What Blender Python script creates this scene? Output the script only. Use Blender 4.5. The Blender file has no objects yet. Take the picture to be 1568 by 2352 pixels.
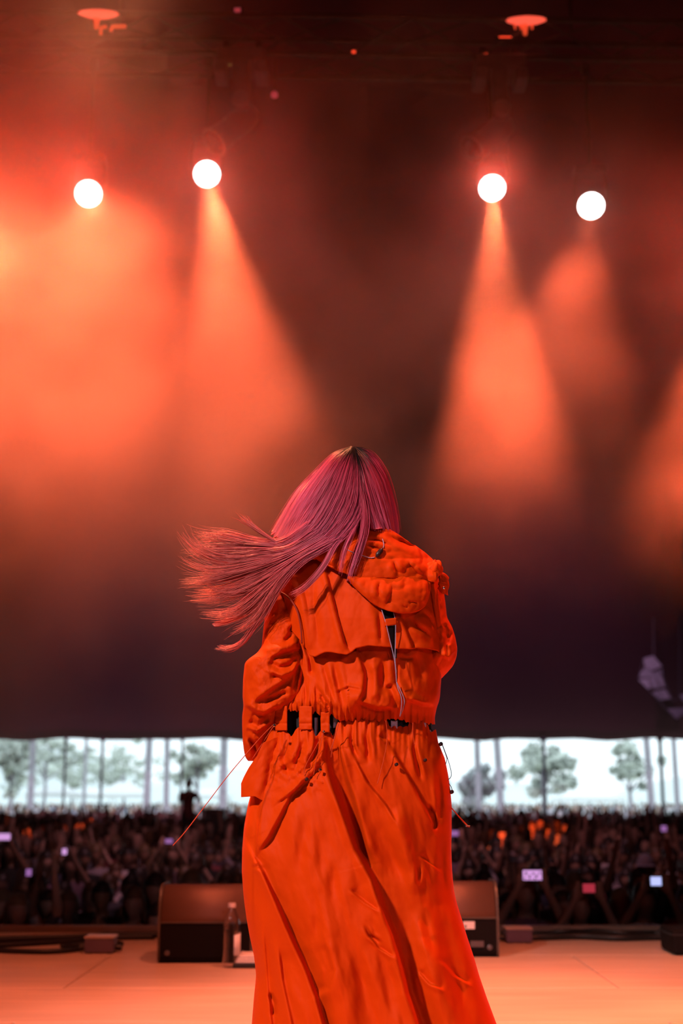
import bpy, bmesh, math, random
import numpy as np
from mathutils import Vector, Matrix

# ------------------------------------------------------------------ camera, world, exposure
scene = bpy.context.scene
F_PX, PITCH, CAM_Z = 3000.0, math.radians(12.3), 0.82
cam_data = bpy.data.cameras.new('camera')
cam_data.sensor_fit = 'VERTICAL'
cam_data.sensor_height = 36.0
cam_data.lens = F_PX / 2352.0 * 36.0
cam_data.clip_start = 0.05
cam_data.clip_end = 500
cam_data.dof.use_dof = True
cam_data.dof.focus_distance = 3.32
cam_data.dof.aperture_fstop = 2.8
cam = bpy.data.objects.new('camera', cam_data)
scene.collection.objects.link(cam)
cam.location = (0, 0, CAM_Z)
cam.rotation_euler = (math.radians(90) + PITCH, 0, 0)
scene.camera = cam

world = bpy.data.worlds.new('overcast_sky')
scene.world = world
world.use_nodes = True
bg = world.node_tree.nodes['Background']
bg.inputs['Color'].default_value = (0.80, 0.94, 1.0, 1)
bg.inputs['Strength'].default_value = 1.55

vs = scene.view_settings
vs.view_transform = 'Standard'
vs.look = 'None'
vs.gamma = 1.0
vs.exposure = 0.0
vs.use_curve_mapping = False
scene.cycles.max_bounces = 4
scene.cycles.diffuse_bounces = 1
scene.cycles.glossy_bounces = 1
scene.cycles.transmission_bounces = 4
scene.cycles.transparent_max_bounces = 8
scene.cycles.volume_bounces = 0
scene.cycles.volume_step_rate = 8.0
scene.cycles.volume_max_steps = 64
scene.cycles.sample_clamp_indirect = 3.0
scene.cycles.use_adaptive_sampling = True
scene.cycles.adaptive_threshold = 0.1

C = scene.collection
random.seed(7)
rng = np.random.default_rng(7)


def link(o):
    C.objects.link(o)
    return o


def spot(name, loc, target, watts, color, angle, blend=0.6, radius=0.08, parent=None):
    d = bpy.data.lights.new(name, 'SPOT')
    d.energy = watts
    d.color = color
    d.spot_size = math.radians(angle)
    d.spot_blend = blend
    d.shadow_soft_size = radius
    o = link(bpy.data.objects.new(name, d))
    v = Vector(target) - Vector(loc)
    o.rotation_euler = v.to_track_quat('-Z', 'Y').to_euler()
    o.location = loc
    return o


# upstage wash key and an added fill spot behind and above the camera (they light the singer's back and spill over the crowd)
spot('upstage_wash_key', (-4.2, -1.2, 5.6), (0.0, 3.4, 1.0), 2150, (1.0, 0.76, 0.72), 34, 0.8, 0.22)
spot('upstage_wash_fill', (2.6, -4.0, 3.6), (0.1, 3.4, 0.9), 230, (1.0, 0.66, 0.80), 44, 0.8, 0.30)  # added dim fill, no fixture; softens the shaded side of the singer
# added unseen orange spots above the singer that brighten the front stage floor
spot('overhead_wash_right', (1.5, 4.3, 7.7), (0.9, 5.3, 0.0), 4500, (1.0, 0.20, 0.095), 46, 1.0, 0.15)
spot('overhead_wash_left', (-1.7, 4.5, 7.7), (-1.3, 5.7, 0.0), 2400, (1.0, 0.185, 0.08), 46, 1.0, 0.15)
# added unseen orange spot, backlights the performer's hair and shoulders
spot('hair_backlight', (-2.2, 7.6, 8.6), (-0.22, 3.38, 1.42), 4200, (1.0, 0.30, 0.13), 8.5, 1.0, 0.08)
# added unseen spot without a fixture, lifts the dark crowd with dim red
spot('audience_wash', (0.0, 12.0, 8.2), (0.0, 20.0, -1.0), 1300, (1.0, 0.40, 0.48), 92, 1.0, 0.2)
spot('roof_wash_left', (-1.0, 12.0, 8.2), (-8.5, 56.0, 4.5), 32000, (1.0, 0.42, 0.74), 21, 1.0, 0.2)  # added unseen spot pair giving the far roof the purple of daylight haze
spot('roof_wash_right', (1.0, 12.0, 8.2), (8.5, 56.0, 4.5), 20000, (1.0, 0.48, 0.80), 21, 1.0, 0.2)


# ------------------------------------------------------------------ helpers
def P(u, v, Y):
    """point at world depth Y seen at photo pixel (u, v); works on arrays"""
    u = np.asarray(u, float); v = np.asarray(v, float); Y = np.asarray(Y, float)
    a = (u - 784.0) / F_PX
    b = (1176.0 - v) / F_PX
    t = Y / (math.cos(PITCH) - math.sin(PITCH) * b)
    return np.stack(np.broadcast_arrays(a * t, Y, CAM_Z + t * (math.sin(PITCH) + math.cos(PITCH) * b)), axis=-1)


def pv(u, v, Y):
    return Vector(P(u, v, Y).tolist())


def tag(o, label=None, cat=None, group=None, kind=None):
    if label: o['label'] = label
    if cat: o['category'] = cat
    if group: o['group'] = group
    if kind: o['kind'] = kind
    return o


def empty(name, loc, rz=0.0):
    o = link(bpy.data.objects.new(name, None))
    o.location = loc
    o.rotation_euler = (0, 0, rz)
    o.empty_display_size = 0.1
    return o


def attach(o, parent):
    """parent while keeping the world position"""
    if parent is not None:
        o.parent = parent
        o.matrix_parent_inverse = world_of(parent).inverted()
    return o


def world_of(o):
    m = Matrix.LocRotScale(o.location, o.rotation_euler, o.scale)
    if o.parent is not None:
        m = world_of(o.parent) @ o.matrix_parent_inverse @ m
    return m


class MB:
    """collects plain shapes into one mesh"""
    def __init__(self):
        self.v = []; self.f = []; self.mi = []

    def add(self, verts, faces, mi=0):
        n = len(self.v)
        self.v.extend([tuple(map(float, p)) for p in verts])
        self.f.extend([tuple(i + n for i in f) for f in faces])
        self.mi.extend([mi] * len(faces))
        return self

    def box(self, c, s, rot=None, mi=0, taper=1.0):
        x, y, z = (k / 2 for k in s)
        vs_ = [(-x, -y, -z), (x, -y, -z), (x, y, -z), (-x, y, -z),
               (-x * taper, -y * taper, z), (x * taper, -y * taper, z), (x * taper, y * taper, z), (-x * taper, y * taper, z)]
        M = rot if rot is not None else Matrix.Identity(3)
        vs_ = [M @ Vector(p) + Vector(c) for p in vs_]
        return self.add(vs_, [(0, 3, 2, 1), (4, 5, 6, 7), (0, 1, 5, 4), (1, 2, 6, 5), (2, 3, 7, 6), (3, 0, 4, 7)], mi)

    def tube(self, pts, r, n=6, mi=0, caps=True):
        pts = [Vector(p) for p in pts]
        rs = r if hasattr(r, '__len__') else [r] * len(pts)
        vv = []; ff = []
        up = Vector((0.13, 0.31, 0.94)).normalized()
        prev = None
        for i, p in enumerate(pts):
            d = (pts[min(i + 1, len(pts) - 1)] - pts[max(i - 1, 0)])
            if d.length < 1e-9: d = Vector((0, 0, 1))
            d.normalize()
            a = prev - d * prev.dot(d) if prev is not None else d.cross(up)
            if a.length < 1e-5: a = d.cross(Vector((1, 0, 0)))
            a.normalize(); b = d.cross(a); prev = a
            for k in range(n):
                t = 2 * math.pi * k / n
                vv.append(p + (a * math.cos(t) + b * math.sin(t)) * rs[i])
        for i in range(len(pts) - 1):
            for k in range(n):
                k2 = (k + 1) % n
                ff.append((i * n + k, i * n + k2, (i + 1) * n + k2, (i + 1) * n + k))
        if caps:
            ff.append(tuple(range(n - 1, -1, -1)))
            ff.append(tuple((len(pts) - 1) * n + k for k in range(n)))
        return self.add(vv, ff, mi)

    def lathe(self, prof, n=24, M=None, mi=0, open_start=False):
        """prof: list of (radius, height)"""
        vv = []; ff = []
        M = M if M is not None else Matrix.Identity(4)
        for r, h in prof:
            for k in range(n):
                t = 2 * math.pi * k / n
                vv.append(M @ Vector((r * math.cos(t), r * math.sin(t), h)))
        for i in range(len(prof) - 1):
            for k in range(n):
                k2 = (k + 1) % n
                ff.append((i * n + k, i * n + k2, (i + 1) * n + k2, (i + 1) * n + k))
        if prof[0][0] > 1e-4 and not open_start: ff.append(tuple(range(n - 1, -1, -1)))
        if prof[-1][0] > 1e-4: ff.append(tuple((len(prof) - 1) * n + k for k in range(n)))
        return self.add(vv, ff, mi)

    def prism(self, poly, axis_a, axis_b, axis_n, origin, thick, mi=0):
        """poly 2D extruded along axis_n"""
        A, B, N, O = Vector(axis_a), Vector(axis_b), Vector(axis_n), Vector(origin)
        n = len(poly)
        lo = [O + A * x + B * y for x, y in poly]
        hi = [p + N * thick for p in lo]
        ff = [tuple(range(n - 1, -1, -1)), tuple(range(n, 2 * n))]
        for i in range(n):
            j = (i + 1) % n
            ff.append((i, j, n + j, n + i))
        return self.add(lo + hi, ff, mi)

    def build(self, name, mats, parent=None, smooth=False, loc=None, bevel=0):
        me = bpy.data.meshes.new(name)
        me.from_pydata(self.v, [], self.f)
        mats = mats if isinstance(mats, (list, tuple)) else [mats]
        for m in mats: me.materials.append(m)
        if any(self.mi): me.polygons.foreach_set('material_index', self.mi)
        if smooth: me.polygons.foreach_set('use_smooth', [True] * len(self.f))
        me.update()
        o = link(bpy.data.objects.new(name, me))
        if loc is not None:
            me.transform(Matrix.Translation(-Vector(loc)))
            o.location = loc
        if bevel:
            b = o.modifiers.new('bevel', 'BEVEL'); b.width = bevel; b.segments = 2; b.limit_method = 'ANGLE'
        return attach(o, parent)


def np_mesh(name, V, Fq, mats, parent=None, smooth=True, attr=None):
    me = bpy.data.meshes.new(name)
    V = np.ascontiguousarray(V, dtype=np.float32).reshape(-1, 3)
    Fq = np.ascontiguousarray(Fq, dtype=np.int32)
    k = Fq.shape[1]
    me.vertices.add(len(V)); me.vertices.foreach_set('co', V.ravel())
    me.loops.add(Fq.size); me.loops.foreach_set('vertex_index', Fq.ravel())
    me.polygons.add(len(Fq)); me.polygons.foreach_set('loop_start', np.arange(0, Fq.size, k, dtype=np.int32))
    me.update(calc_edges=True)
    me.validate()
    for m in (mats if isinstance(mats, (list, tuple)) else [mats]): me.materials.append(m)
    if smooth: me.polygons.foreach_set('use_smooth', [True] * len(me.polygons))
    if attr is not None:
        for an, av in attr.items():
            at = me.attributes.new(an, 'FLOAT', 'POINT')
            at.data.foreach_set('value', np.ascontiguousarray(av, dtype=np.float32))
    o = link(bpy.data.objects.new(name, me))
    return attach(o, parent)


def grid_faces(nr, nc, wrap=False):
    r = np.arange(nr - 1)[:, None]; c = np.arange(nc if wrap else nc - 1)[None, :]
    c2 = (c + 1) % nc
    return np.stack(np.broadcast_arrays(r * nc + c, r * nc + c2, (r + 1) * nc + c2, (r + 1) * nc + c), -1).reshape(-1, 4)


# ------------------------------------------------------------------ materials
def mat(name, color, rough=0.6, metal=0.0, spec=0.5, vary=0.0, vscale=8.0, bump=0.0, bscale=60.0,
        emit=None, estr=0.0, sheen=0.0, random_obj=0.0, stretch=None, trans=0.0):
    m = bpy.data.materials.new(name)
    m.use_nodes = True
    nt = m.node_tree; N = nt.nodes; L = nt.links
    b = N['Principled BSDF']
    b.inputs['Base Color'].default_value = (*color, 1)
    b.inputs['Roughness'].default_value = rough
    b.inputs['Metallic'].default_value = metal
    b.inputs['Specular IOR Level'].default_value = spec
    if sheen:
        b.inputs['Sheen Weight'].default_value = sheen
    if trans:
        b.inputs['Transmission Weight'].default_value = trans
    tc = None
    if vary or bump or random_obj:
        tc = N.new('ShaderNodeTexCoord')
        mp = N.new('ShaderNodeMapping')
        L.new(tc.outputs['Object'], mp.inputs['Vector'])
        if stretch: mp.inputs['Scale'].default_value = stretch
    if vary:
        nz = N.new('ShaderNodeTexNoise'); nz.inputs['Scale'].default_value = vscale; nz.inputs['Detail'].default_value = 1.5
        L.new(mp.outputs['Vector'], nz.inputs['Vector'])
        mr = N.new('ShaderNodeMapRange')
        mr.inputs['From Min'].default_value = 0.25; mr.inputs['From Max'].default_value = 0.75
        mr.inputs['To Min'].default_value = 1 - vary; mr.inputs['To Max'].default_value = 1 + vary
        L.new(nz.outputs['Fac'], mr.inputs['Value'])
        mx = N.new('ShaderNodeMix'); mx.data_type = 'RGBA'; mx.blend_type = 'MULTIPLY'; mx.inputs['Factor'].default_value = 1
        mx.inputs['A'].default_value = (*color, 1)
        cr = N.new('ShaderNodeCombineColor')
        for k in ('Red', 'Green', 'Blue'): L.new(mr.outputs['Result'], cr.inputs[k])
        L.new(cr.outputs['Color'], mx.inputs['B'])
        L.new(mx.outputs['Result'], b.inputs['Base Color'])
    if random_obj:
        oi = N.new('ShaderNodeObjectInfo')
        ramp = N.new('ShaderNodeValToRGB')
        ramp.color_ramp.interpolation = 'CONSTANT'
        cols = random_obj
        els = ramp.color_ramp.elements
        while len(els) < len(cols): els.new(0.5)
        for i, c_ in enumerate(cols):
            els[i].position = i / len(cols); els[i].color = (*c_, 1)
        L.new(oi.outputs['Random'], ramp.inputs['Fac'])
        L.new(ramp.outputs['Color'], b.inputs['Base Color'])
    if bump:
        nb = N.new('ShaderNodeTexNoise'); nb.inputs['Scale'].default_value = bscale; nb.inputs['Detail'].default_value = 0.5
        L.new(mp.outputs['Vector'], nb.inputs['Vector'])
        bp = N.new('ShaderNodeBump'); bp.inputs['Strength'].default_value = bump; bp.inputs['Distance'].default_value = 0.01
        L.new(nb.outputs['Fac'], bp.inputs['Height'])
        L.new(bp.outputs['Normal'], b.inputs['Normal'])
    if emit is not None:
        b.inputs['Emission Color'].default_value = (*emit, 1)
        b.inputs['Emission Strength'].default_value = estr
        m.cycles.emission_sampling = 'NONE'
    return m


M = {}
M['plywood'] = mat('plywood', (0.62, 0.46, 0.34), 0.42, spec=0.35, vary=0.10, vscale=3.0, bump=0.12, bscale=9, stretch=(0.7, 6, 6))
M['black_rubber'] = mat('black_rubber', (0.012, 0.011, 0.011), 0.5)
M['black_metal'] = mat('black_metal', (0.016, 0.014, 0.014), 0.45, metal=0.2, vary=0.2)
M['grey_metal'] = mat('grey_metal', (0.16, 0.15, 0.16), 0.4, metal=0.6, vary=0.2)
M['truss_metal'] = mat('truss_metal', (0.07, 0.055, 0.055), 0.5, metal=0.3, vary=0.2)
M['steel'] = mat('steel', (0.75, 0.73, 0.72), 0.2, metal=1.0)
M['fixture_plastic'] = mat('fixture_plastic', (0.16, 0.10, 0.13), 0.35, vary=0.15)
M['fixture_grey'] = mat('fixture_grey', (0.22, 0.17, 0.21), 0.4, vary=0.15)
M['lamp_white'] = mat('lamp_white', (1, 1, 1), 0.4, emit=(1.0, 0.93, 0.88), estr=9.0)
M['lamp_red'] = mat('lamp_red', (1, 0.1, 0.05), 0.4, emit=(1.0, 0.06, 0.02), estr=1.3)
M['lamp_dim'] = mat('lamp_dim', (.5, .1, .1), 0.4, emit=(.6, .06, .08), estr=.5)
M['lamp_pink'] = mat('lamp_pink', (.25, 0.02, 0.02), 0.5, spec=.1, emit=(1.0, 0.10, 0.055), estr=1.15)  # red light falling on the dishes, put in as their own glow
M['lamp_blue'] = mat('lamp_blue', (0.3, 0.4, 1), 0.4, emit=(0.35, 0.45, 1.0), estr=0.9)
M['tent_fabric'] = mat('tent_fabric', (0.20, 0.085, 0.12), 0.9, spec=0.0)
M['grass'] = mat('grass', (0.28, 0.30, 0.20), 0.9, spec=0.1, vary=0.3, vscale=0.7)
M['speaker_box'] = mat('speaker_box', (0.008, 0.006, 0.006), 0.8, spec=0.15)
M['grille'] = mat('grille', (0.20, 0.11, 0.08), 0.40, metal=0.35, spec=0.5, bump=0.25, bscale=320, vary=0.12, vscale=5)


def grille_mat():
    """perforated steel mesh: fine dots in relief"""
    m = M['grille']
    return m


# ------------------------------------------------------------------ the tent, stage and ground
floor_root = empty('floor', (0, 0, 0)); floor_root['kind'] = 'structure'
LIP = 8.45
# stage deck of plywood sheets with open joints, on a black base
mb = MB(); mb.box((0, LIP / 2 - 3.0, -0.82), (13.0, LIP + 5.9, 1.56)); mb.build('deck_base', M['black_rubber'], floor_root)
panel_meshes = {}
ys = [-5.9, -4.68, -3.46, -2.24, -1.02, 0.2, 1.42, 2.64, 3.86, 5.17, 6.05, 7.27, LIP]
for i in range(len(ys) - 1):
    off = (i % 2) * 1.22
    x = -6.1 - off
    while x < 6.2:
        w, d = 2.44, ys[i + 1] - ys[i]
        key = (round(d, 3),)
        if key not in panel_meshes:
            bm = bmesh.new()
            bmesh.ops.create_cube(bm, size=1.0)
            bmesh.ops.scale(bm, verts=bm.verts, vec=(w - 0.006, d - 0.006, 0.04))
            bmesh.ops.bevel(bm, geom=bm.edges[:], offset=0.004, segments=1, affect='EDGES')
            me = bpy.data.meshes.new('floor_panel'); bm.to_mesh(me); bm.free()
            me.materials.append(M['plywood']); panel_meshes[key] = me
        o = link(bpy.data.objects.new('floor_panel', panel_meshes[key]))
        o.location = (x + w / 2, (ys[i] + ys[i + 1]) / 2, -0.02 + random.uniform(-0.0012, 0.0))
        o.parent = floor_root
        x += w
# raised edge strip along the stage lip
mb = MB(); mb.box((0, LIP + 0.05, 0.012), (13.0, 0.09, 0.05))
o = mb.build('trim_1', mat('lip_wood', (0.22, 0.14, 0.10), 0.5, vary=0.15), bevel=0.004); o['kind'] = 'structure'
mb = MB(); mb.box((0, LIP + 0.06, -0.80), (13.0, 0.05, 1.55))
o = mb.build('trim_2', M['black_rubber']); o['kind'] = 'structure'

mb = MB()
mb.box((0, 90, -1.7), (400, 260, 0.2))
o = mb.build('ground', M['grass']); o['kind'] = 'structure'

# tent roof: fabric sweeping from the low far edge up over the stage
prof_y = np.array([60.0, 59.0, 56, 50, 42, 32, 20, 8, -2, -7])
prof_z = np.array([3.32, 3.75, 4.7, 6.4, 8.3, 10.0, 11.2, 11.8, 12.0, 12.0])
xs = np.linspace(-34, 34, 137)
rows = []
for y, z in zip(prof_y, prof_z):
    k = max(0.0, 1 - (60 - y) / 12)
    sag = 0.10 * np.abs(np.sin((xs - 1.2) * math.pi / 5.3)) ** 0.7 * k + 0.03 * np.sin(xs * 1.9) * k
    rows.append(np.stack([xs, np.full_like(xs, y), z + sag + 0.004 * np.minimum(0, xs + 2) * 0], -1))
V = np.stack(rows)
ceil_o = np_mesh('ceiling', V, grid_faces(len(prof_y), len(xs)), M['tent_fabric'])
ceil_o['kind'] = 'structure'
sm = ceil_o.modifiers.new('thick', 'SOLIDIFY'); sm.thickness = 0.04; sm.offset = 1
for sx, nm in ((-1, 'wall_left'), (1, 'wall_right')):
    mb = MB()
    poly = [(-7, -1.6), (60, -1.6)] + list(zip(prof_y, prof_z + 0.02))
    mb.prism(poly, (0, 1, 0), (0, 0, 1), (sx, 0, 0), (sx * 33.9, 0, 0), 0.06)
    o = mb.build(nm, M['tent_fabric']); o['kind'] = 'structure'
mb = MB(); mb.box((0, -7.0, 5.2), (68, 0.1, 13.6)); o = mb.build('wall_back', M['tent_fabric']); o['kind'] = 'structure'


def px_x(u, Y, v=1780):
    return float(P(u, v, Y)[0])


# tent poles at the far edge
pole_m = mat('pole_paint', (0.10, 0.12, 0.15), 0.5, vary=0.1)
for u, wid, lab in ((148, 0.055, 'slim dark tent pole third from the left along the far tent edge'),
                    (233, 0.065, 'dark tent pole at the far edge, right of the slim left pole'),
                    (417, 0.05, 'thin tent pole at the far edge rising beside the standing silhouette'),
                    (1250, 0.085, 'dark blue-grey tent pole at the far edge in front of the green tree'),
                    (1519, 0.085, 'dark tent pole at the far edge nearest the right side of the picture'),
                    (-330, 0.07, None), (1900, 0.07, None)):
    if lab is None: continue
    x = px_x(u, 59.5)
    r = empty('tent_pole', (x, 59.5, -1.6))
    mb = MB(); mb.tube([(x, 59.5, -1.6), (x, 59.5, 3.36)], wid, 10); mb.build('shaft', pole_m, r, smooth=True)
    mb = MB(); mb.box((x, 59.5, -1.585), (0.35, 0.35, 0.03)); mb.build('base_plate', pole_m, r)
    mb = MB(); mb.lathe([(wid * 1.7, 0), (wid * 1.7, 0.12), (0.01, 0.2)], 10, Matrix.Translation((x, 59.5, 3.27))); mb.build('cap', pole_m, r)
    tag(r, lab, 'pole', 'tent poles along the far edge')


# ------------------------------------------------------------------ outdoors beyond the tent: palms, trees, marquees
bark_m = mat('palm_bark', (0.46, 0.43, 0.50), 0.9, vary=0.25, vscale=2.0, stretch=(1, 1, 6))
leaf_m = mat('leaves', (0.74, 0.81, 0.74), 0.8, spec=.1, vary=0.35, vscale=1.5)  # daylight haze is put into the pale leaf colour
leaf_dark_m = mat('leaves_grey', (0.55, 0.58, 0.61), 0.8, spec=.1, vary=0.35, vscale=1.5)  # greyer leaves, also paled for the haze
frond_m = mat('palm_fronds', (0.55, 0.60, 0.50), 0.8, vary=0.3)


def palm(u, Y, rad, lean, label):
    x = px_x(u, Y)
    root = empty('palm_tree', (x, Y, -1.6))
    H = 14.0 + random.uniform(-1, 2)
    pts = [(x + lean * (k / 10.0) ** 1.3 * -4.0, Y, -1.6 + H * k / 10.0) for k in range(11)]
    mb = MB(); mb.tube(pts, [rad * (1.25 if k == 0 else 1.0 - 0.02 * k) for k in range(11)], 10); mb.build('trunk', bark_m, root, smooth=True)
    top = Vector(pts[-1])
    for k in range(11):
        a = 2 * math.pi * k / 11 + random.uniform(-.2, .2)
        d = Vector((math.cos(a), math.sin(a), 0)); s = Vector((-math.sin(a), math.cos(a), 0))
        vv = []; ff = []
        for j in range(7):
            t = j / 6
            c = top + d * (2.6 * t) + Vector((0, 0, 0.9 * math.sin(t * 2.2) - 1.3 * t * t))
            w = 0.42 * math.sin(math.pi * min(1, t * 0.9 + 0.08))
            vv += [c - s * w - Vector((0, 0, w * .5)), c, c + s * w - Vector((0, 0, w * .5))]
            if j:
                b = 3 * j
                ff += [(b - 3, b - 2, b + 1, b), (b - 2, b - 1, b + 2, b + 1)]
        mb = MB(); mb.add(vv, ff); mb.build('frond', frond_m, root, smooth=True)
    tag(root, label, 'palm tree', 'palms beyond the tent')


palm(73, 74, 0.19, 0.02, 'leftmost pale palm trunk seen under the far tent edge')
palm(195, 92, 0.13, 0.0, 'slender palm trunk between the two left tent poles')
palm(338, 72, 0.20, -0.05, 'thick palm trunk left of the standing silhouette')
palm(384, 76, 0.17, 0.05, 'pale palm trunk just left of the standing silhouette')
palm(512, 70, 0.22, -0.03, 'thick palm trunk between the silhouette and the singer')
palm(1098, 72, 0.19, 0.03, 'palm trunk rising from the dark bush right of the singer')
palm(1150, 70, 0.21, 0.16, 'leaning palm trunk right of the singer')
palm(1494, 72, 0.20, 0.13, 'leaning palm trunk beside the rightmost tent pole')
palm(1552, 76, 0.16, 0.03, 'slim palm trunk at the right edge of the picture')


def tree(name, u, v, Y, rx, rz, n, m, label, trunk=True):
    c = P(u, v, Y)
    root = empty(name, (c[0], Y, -1.6))
    nb = 26
    bl = [(c + np.array([rng.normal(0, rx * .62), rng.normal(0, rx * .6), rng.normal(0, rz * .55)]), rng.uniform(.16, .42)) for _ in range(nb)]
    idx = rng.integers(0, nb, n)
    cen = np.array([b[0] for b in bl])[idx]
    rad = np.array([b[1] for b in bl])[idx]
    d = rng.normal(size=(n, 3)); d /= np.linalg.norm(d, axis=1)[:, None]
    p = cen + d * (rad * rng.uniform(.3, 1.0, n) ** .6)[:, None] * np.array([rx, rx, rz])
    a = rng.normal(size=(n, 3)); a /= np.linalg.norm(a, axis=1)[:, None]
    b = np.cross(a, d); b /= (np.linalg.norm(b, axis=1)[:, None] + 1e-6)
    s = rng.uniform(.14, .30, n)[:, None]
    Vv = np.stack([p - a * s, p + b * s * .55, p + a * s, p - b * s * .55], 1)
    Fq = np.arange(4 * n).reshape(n, 4)
    np_mesh('crown', Vv, Fq, m, root, smooth=False)
    if trunk:
        mb = MB(); mb.tube([(c[0], Y, -1.6), (c[0] + .1, Y, (c[2] - 1.6) / 2), tuple(c + np.array([0, 0, .2 * rz]))], [.16, .13, .06], 8)
        for k in range(4):
            mb.tube([(c[0] + .08, Y, c[2] * .6 - .6), tuple(bl[k][0])], [.07, .02], 5)
        mb.build('trunk', bark_m, root, smooth=True)
    tag(root, label, 'tree', 'trees beyond the tent')


tree('leafy_tree', 28, 1735, 82, 1.6, 1.5, 1500, leaf_m, 'pale green leafy tree at the far left beyond the tent')
tree('leafy_tree', 105, 1722, 105, 2.2, 1.0, 900, leaf_m, 'hazy tree crown hanging behind the left tent poles')
tree('leafy_tree', 452, 1748, 84, 1.1, 1.0, 1100, leaf_m, 'small green tree right behind the standing silhouette')
tree('leafy_bush', 1092, 1802, 75, 1.0, 1.0, 2600, leaf_dark_m, 'dark grey-green round bush right of the singer beyond the tent', False)
tree('leafy_tree', 1243, 1765, 80, 1.6, 1.4, 1500, leaf_m, 'green tree crown behind the blue-grey tent pole')
tree('leafy_tree', 1440, 1755, 84, 1.2, 1.0, 900, leaf_m, 'light green tree left of the rightmost tent poles')
tree('leafy_tree', 165, 1770, 125, 4.2, 1.6, 1500, leaf_m, 'wide hazy hedge-like tree far behind the white marquees')
tree('leafy_tree', 285, 1765, 130, 3.6, 1.8, 1200, leaf_m, 'wide hazy tree far behind the pointed white marquee')

canvas_m = mat('white_canvas', (0.92, 0.93, 0.95), 0.8)


def marquee(u, v_eave, v_top, Y, w, label):
    x = px_x(u, Y)
    ze = float(P(u, v_eave, Y)[2]); zt = float(P(u, v_top, Y)[2])
    root = empty('marquee', (x, Y, -1.6))
    mb = MB(); mb.add([(x - w, Y - w * .6, ze), (x + w, Y - w * .6, ze), (x + w, Y + w * .6, ze), (x - w, Y + w * .6, ze),
                       (x - w * .25, Y, zt), (x + w * .25, Y, zt)],
                      [(0, 1, 5, 4), (1, 2, 5), (2, 3, 4, 5), (3, 0, 4), (3, 2, 1, 0)])
    mb.build('roof', canvas_m, root)
    mb = MB()
    mb.box((x, Y - w * .6, ze - .15), (2 * w, .04, .3)); mb.build('valance', canvas_m, root)
    for sx in (-1, 1):
        for sy in (-1, 1):
            mb = MB(); mb.tube([(x + sx * w * .97, Y + sy * w * .58, -1.6), (x + sx * w * .97, Y + sy * w * .58, ze)], .05, 6)
            mb.build('leg', canvas_m, root)
    tag(root, label, 'tent', 'white marquees in the distance')


marquee(130, 1822, 1806, 108, 2.2, 'low white marquee roof far off between the left tent poles')
marquee(215, 1824, 1810, 112, 1.7, 'small white marquee roof far off beside the second left pole')
marquee(285, 1824, 1796, 105, 2.0, 'pointed white marquee roof far off left of the palm trunks')
marquee(470, 1826, 1812, 112, 2.2, 'white marquee roof far off right of the standing silhouette')
marquee(1340, 1832, 1818, 118, 3.2, 'white marquee roof far off between the two right green trees')

# pale faceted panels hanging under the roof on the right
sc_root = empty('hanging_panel_sculpture', tuple(P(1520, 1650, 46)))
facet_m = mat('pale_panel', (0.40, 0.42, 0.50), 0.7, vary=0.15, vscale=1.0)
facet_frame = mat('panel_frame', (0.10, 0.08, 0.10), 0.6)
pan = [[(1478, 1512), (1500, 1506), (1520, 1530), (1497, 1540), (1480, 1530)],
       [(1470, 1545), (1482, 1532), (1500, 1545), (1520, 1536), (1522, 1552), (1490, 1556), (1468, 1556)],
       [(1466, 1561), (1487, 1558), (1494, 1580), (1488, 1583)],
       [(1489, 1558), (1505, 1554), (1516, 1580), (1498, 1581)],
       [(1507, 1553), (1520, 1554), (1527, 1578), (1518, 1578)],
       [(1497, 1592), (1512, 1585), (1520, 1606), (1517, 1609)],
       [(1514, 1585), (1528, 1584), (1540, 1604), (1522, 1607)],
       [(1532, 1628), (1568, 1626), (1585, 1626), (1568, 1640), (1552, 1652), (1540, 1640)],
       [(1560, 1596), (1590, 1592), (1600, 1615), (1570, 1612)]]
for k, pl in enumerate(pan):
    Yk = 46 + 0.25 * math.sin(k * 2.1)
    pts = [pv(a, b, Yk + 0.004 * (a - 1500) * (1 if k % 2 else -1)) for a, b in pl]
    n = len(pts)
    mb = MB(); back = [p + Vector((0, .06, 0)) for p in pts]
    mb.add(pts + back, [tuple(range(n)), tuple(range(2 * n - 1, n - 1, -1))] + [(i, i + n, (i + 1) % n + n, (i + 1) % n) for i in range(n)])
    mb.build('panel', facet_m, sc_root)
mb = MB()
for a, b in (((1478, 1512), (1466, 1560)), ((1466, 1560), (1552, 1652)), ((1500, 1506), (1545, 1610)), ((1545, 1610), (1600, 1590)), ((1500, 1506), (1500, 1420)), ((1560, 1600), (1560, 1420))):
    mb.tube([pv(*a, 46.2), pv(*b, 46.2)], .025, 5)
mb.build('frame', facet_frame, sc_root)
tag(sc_root, 'pale grey faceted panels hanging in the dark under the tent roof at right', 'sculpture')

# pale hills far behind
hv = []; hx = np.linspace(-90, 90, 61)
for j, (yy, zf) in enumerate(((170, 0.0), (185, .75), (200, 1.0), (230, .8))):
    hv.append(np.stack([hx, np.full_like(hx, yy), -1.6 + zf * (6.0 + 1.8 * np.sin(hx * .11 + 1) + 1.2 * np.sin(hx * .27) - .045 * hx)], -1))
o = np_mesh('hills', np.stack(hv), grid_faces(4, 61), mat('hazy_hill', (.74, .80, .80), .9, spec=0, vary=.08, vscale=.05)); o['kind'] = 'structure'

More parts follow.
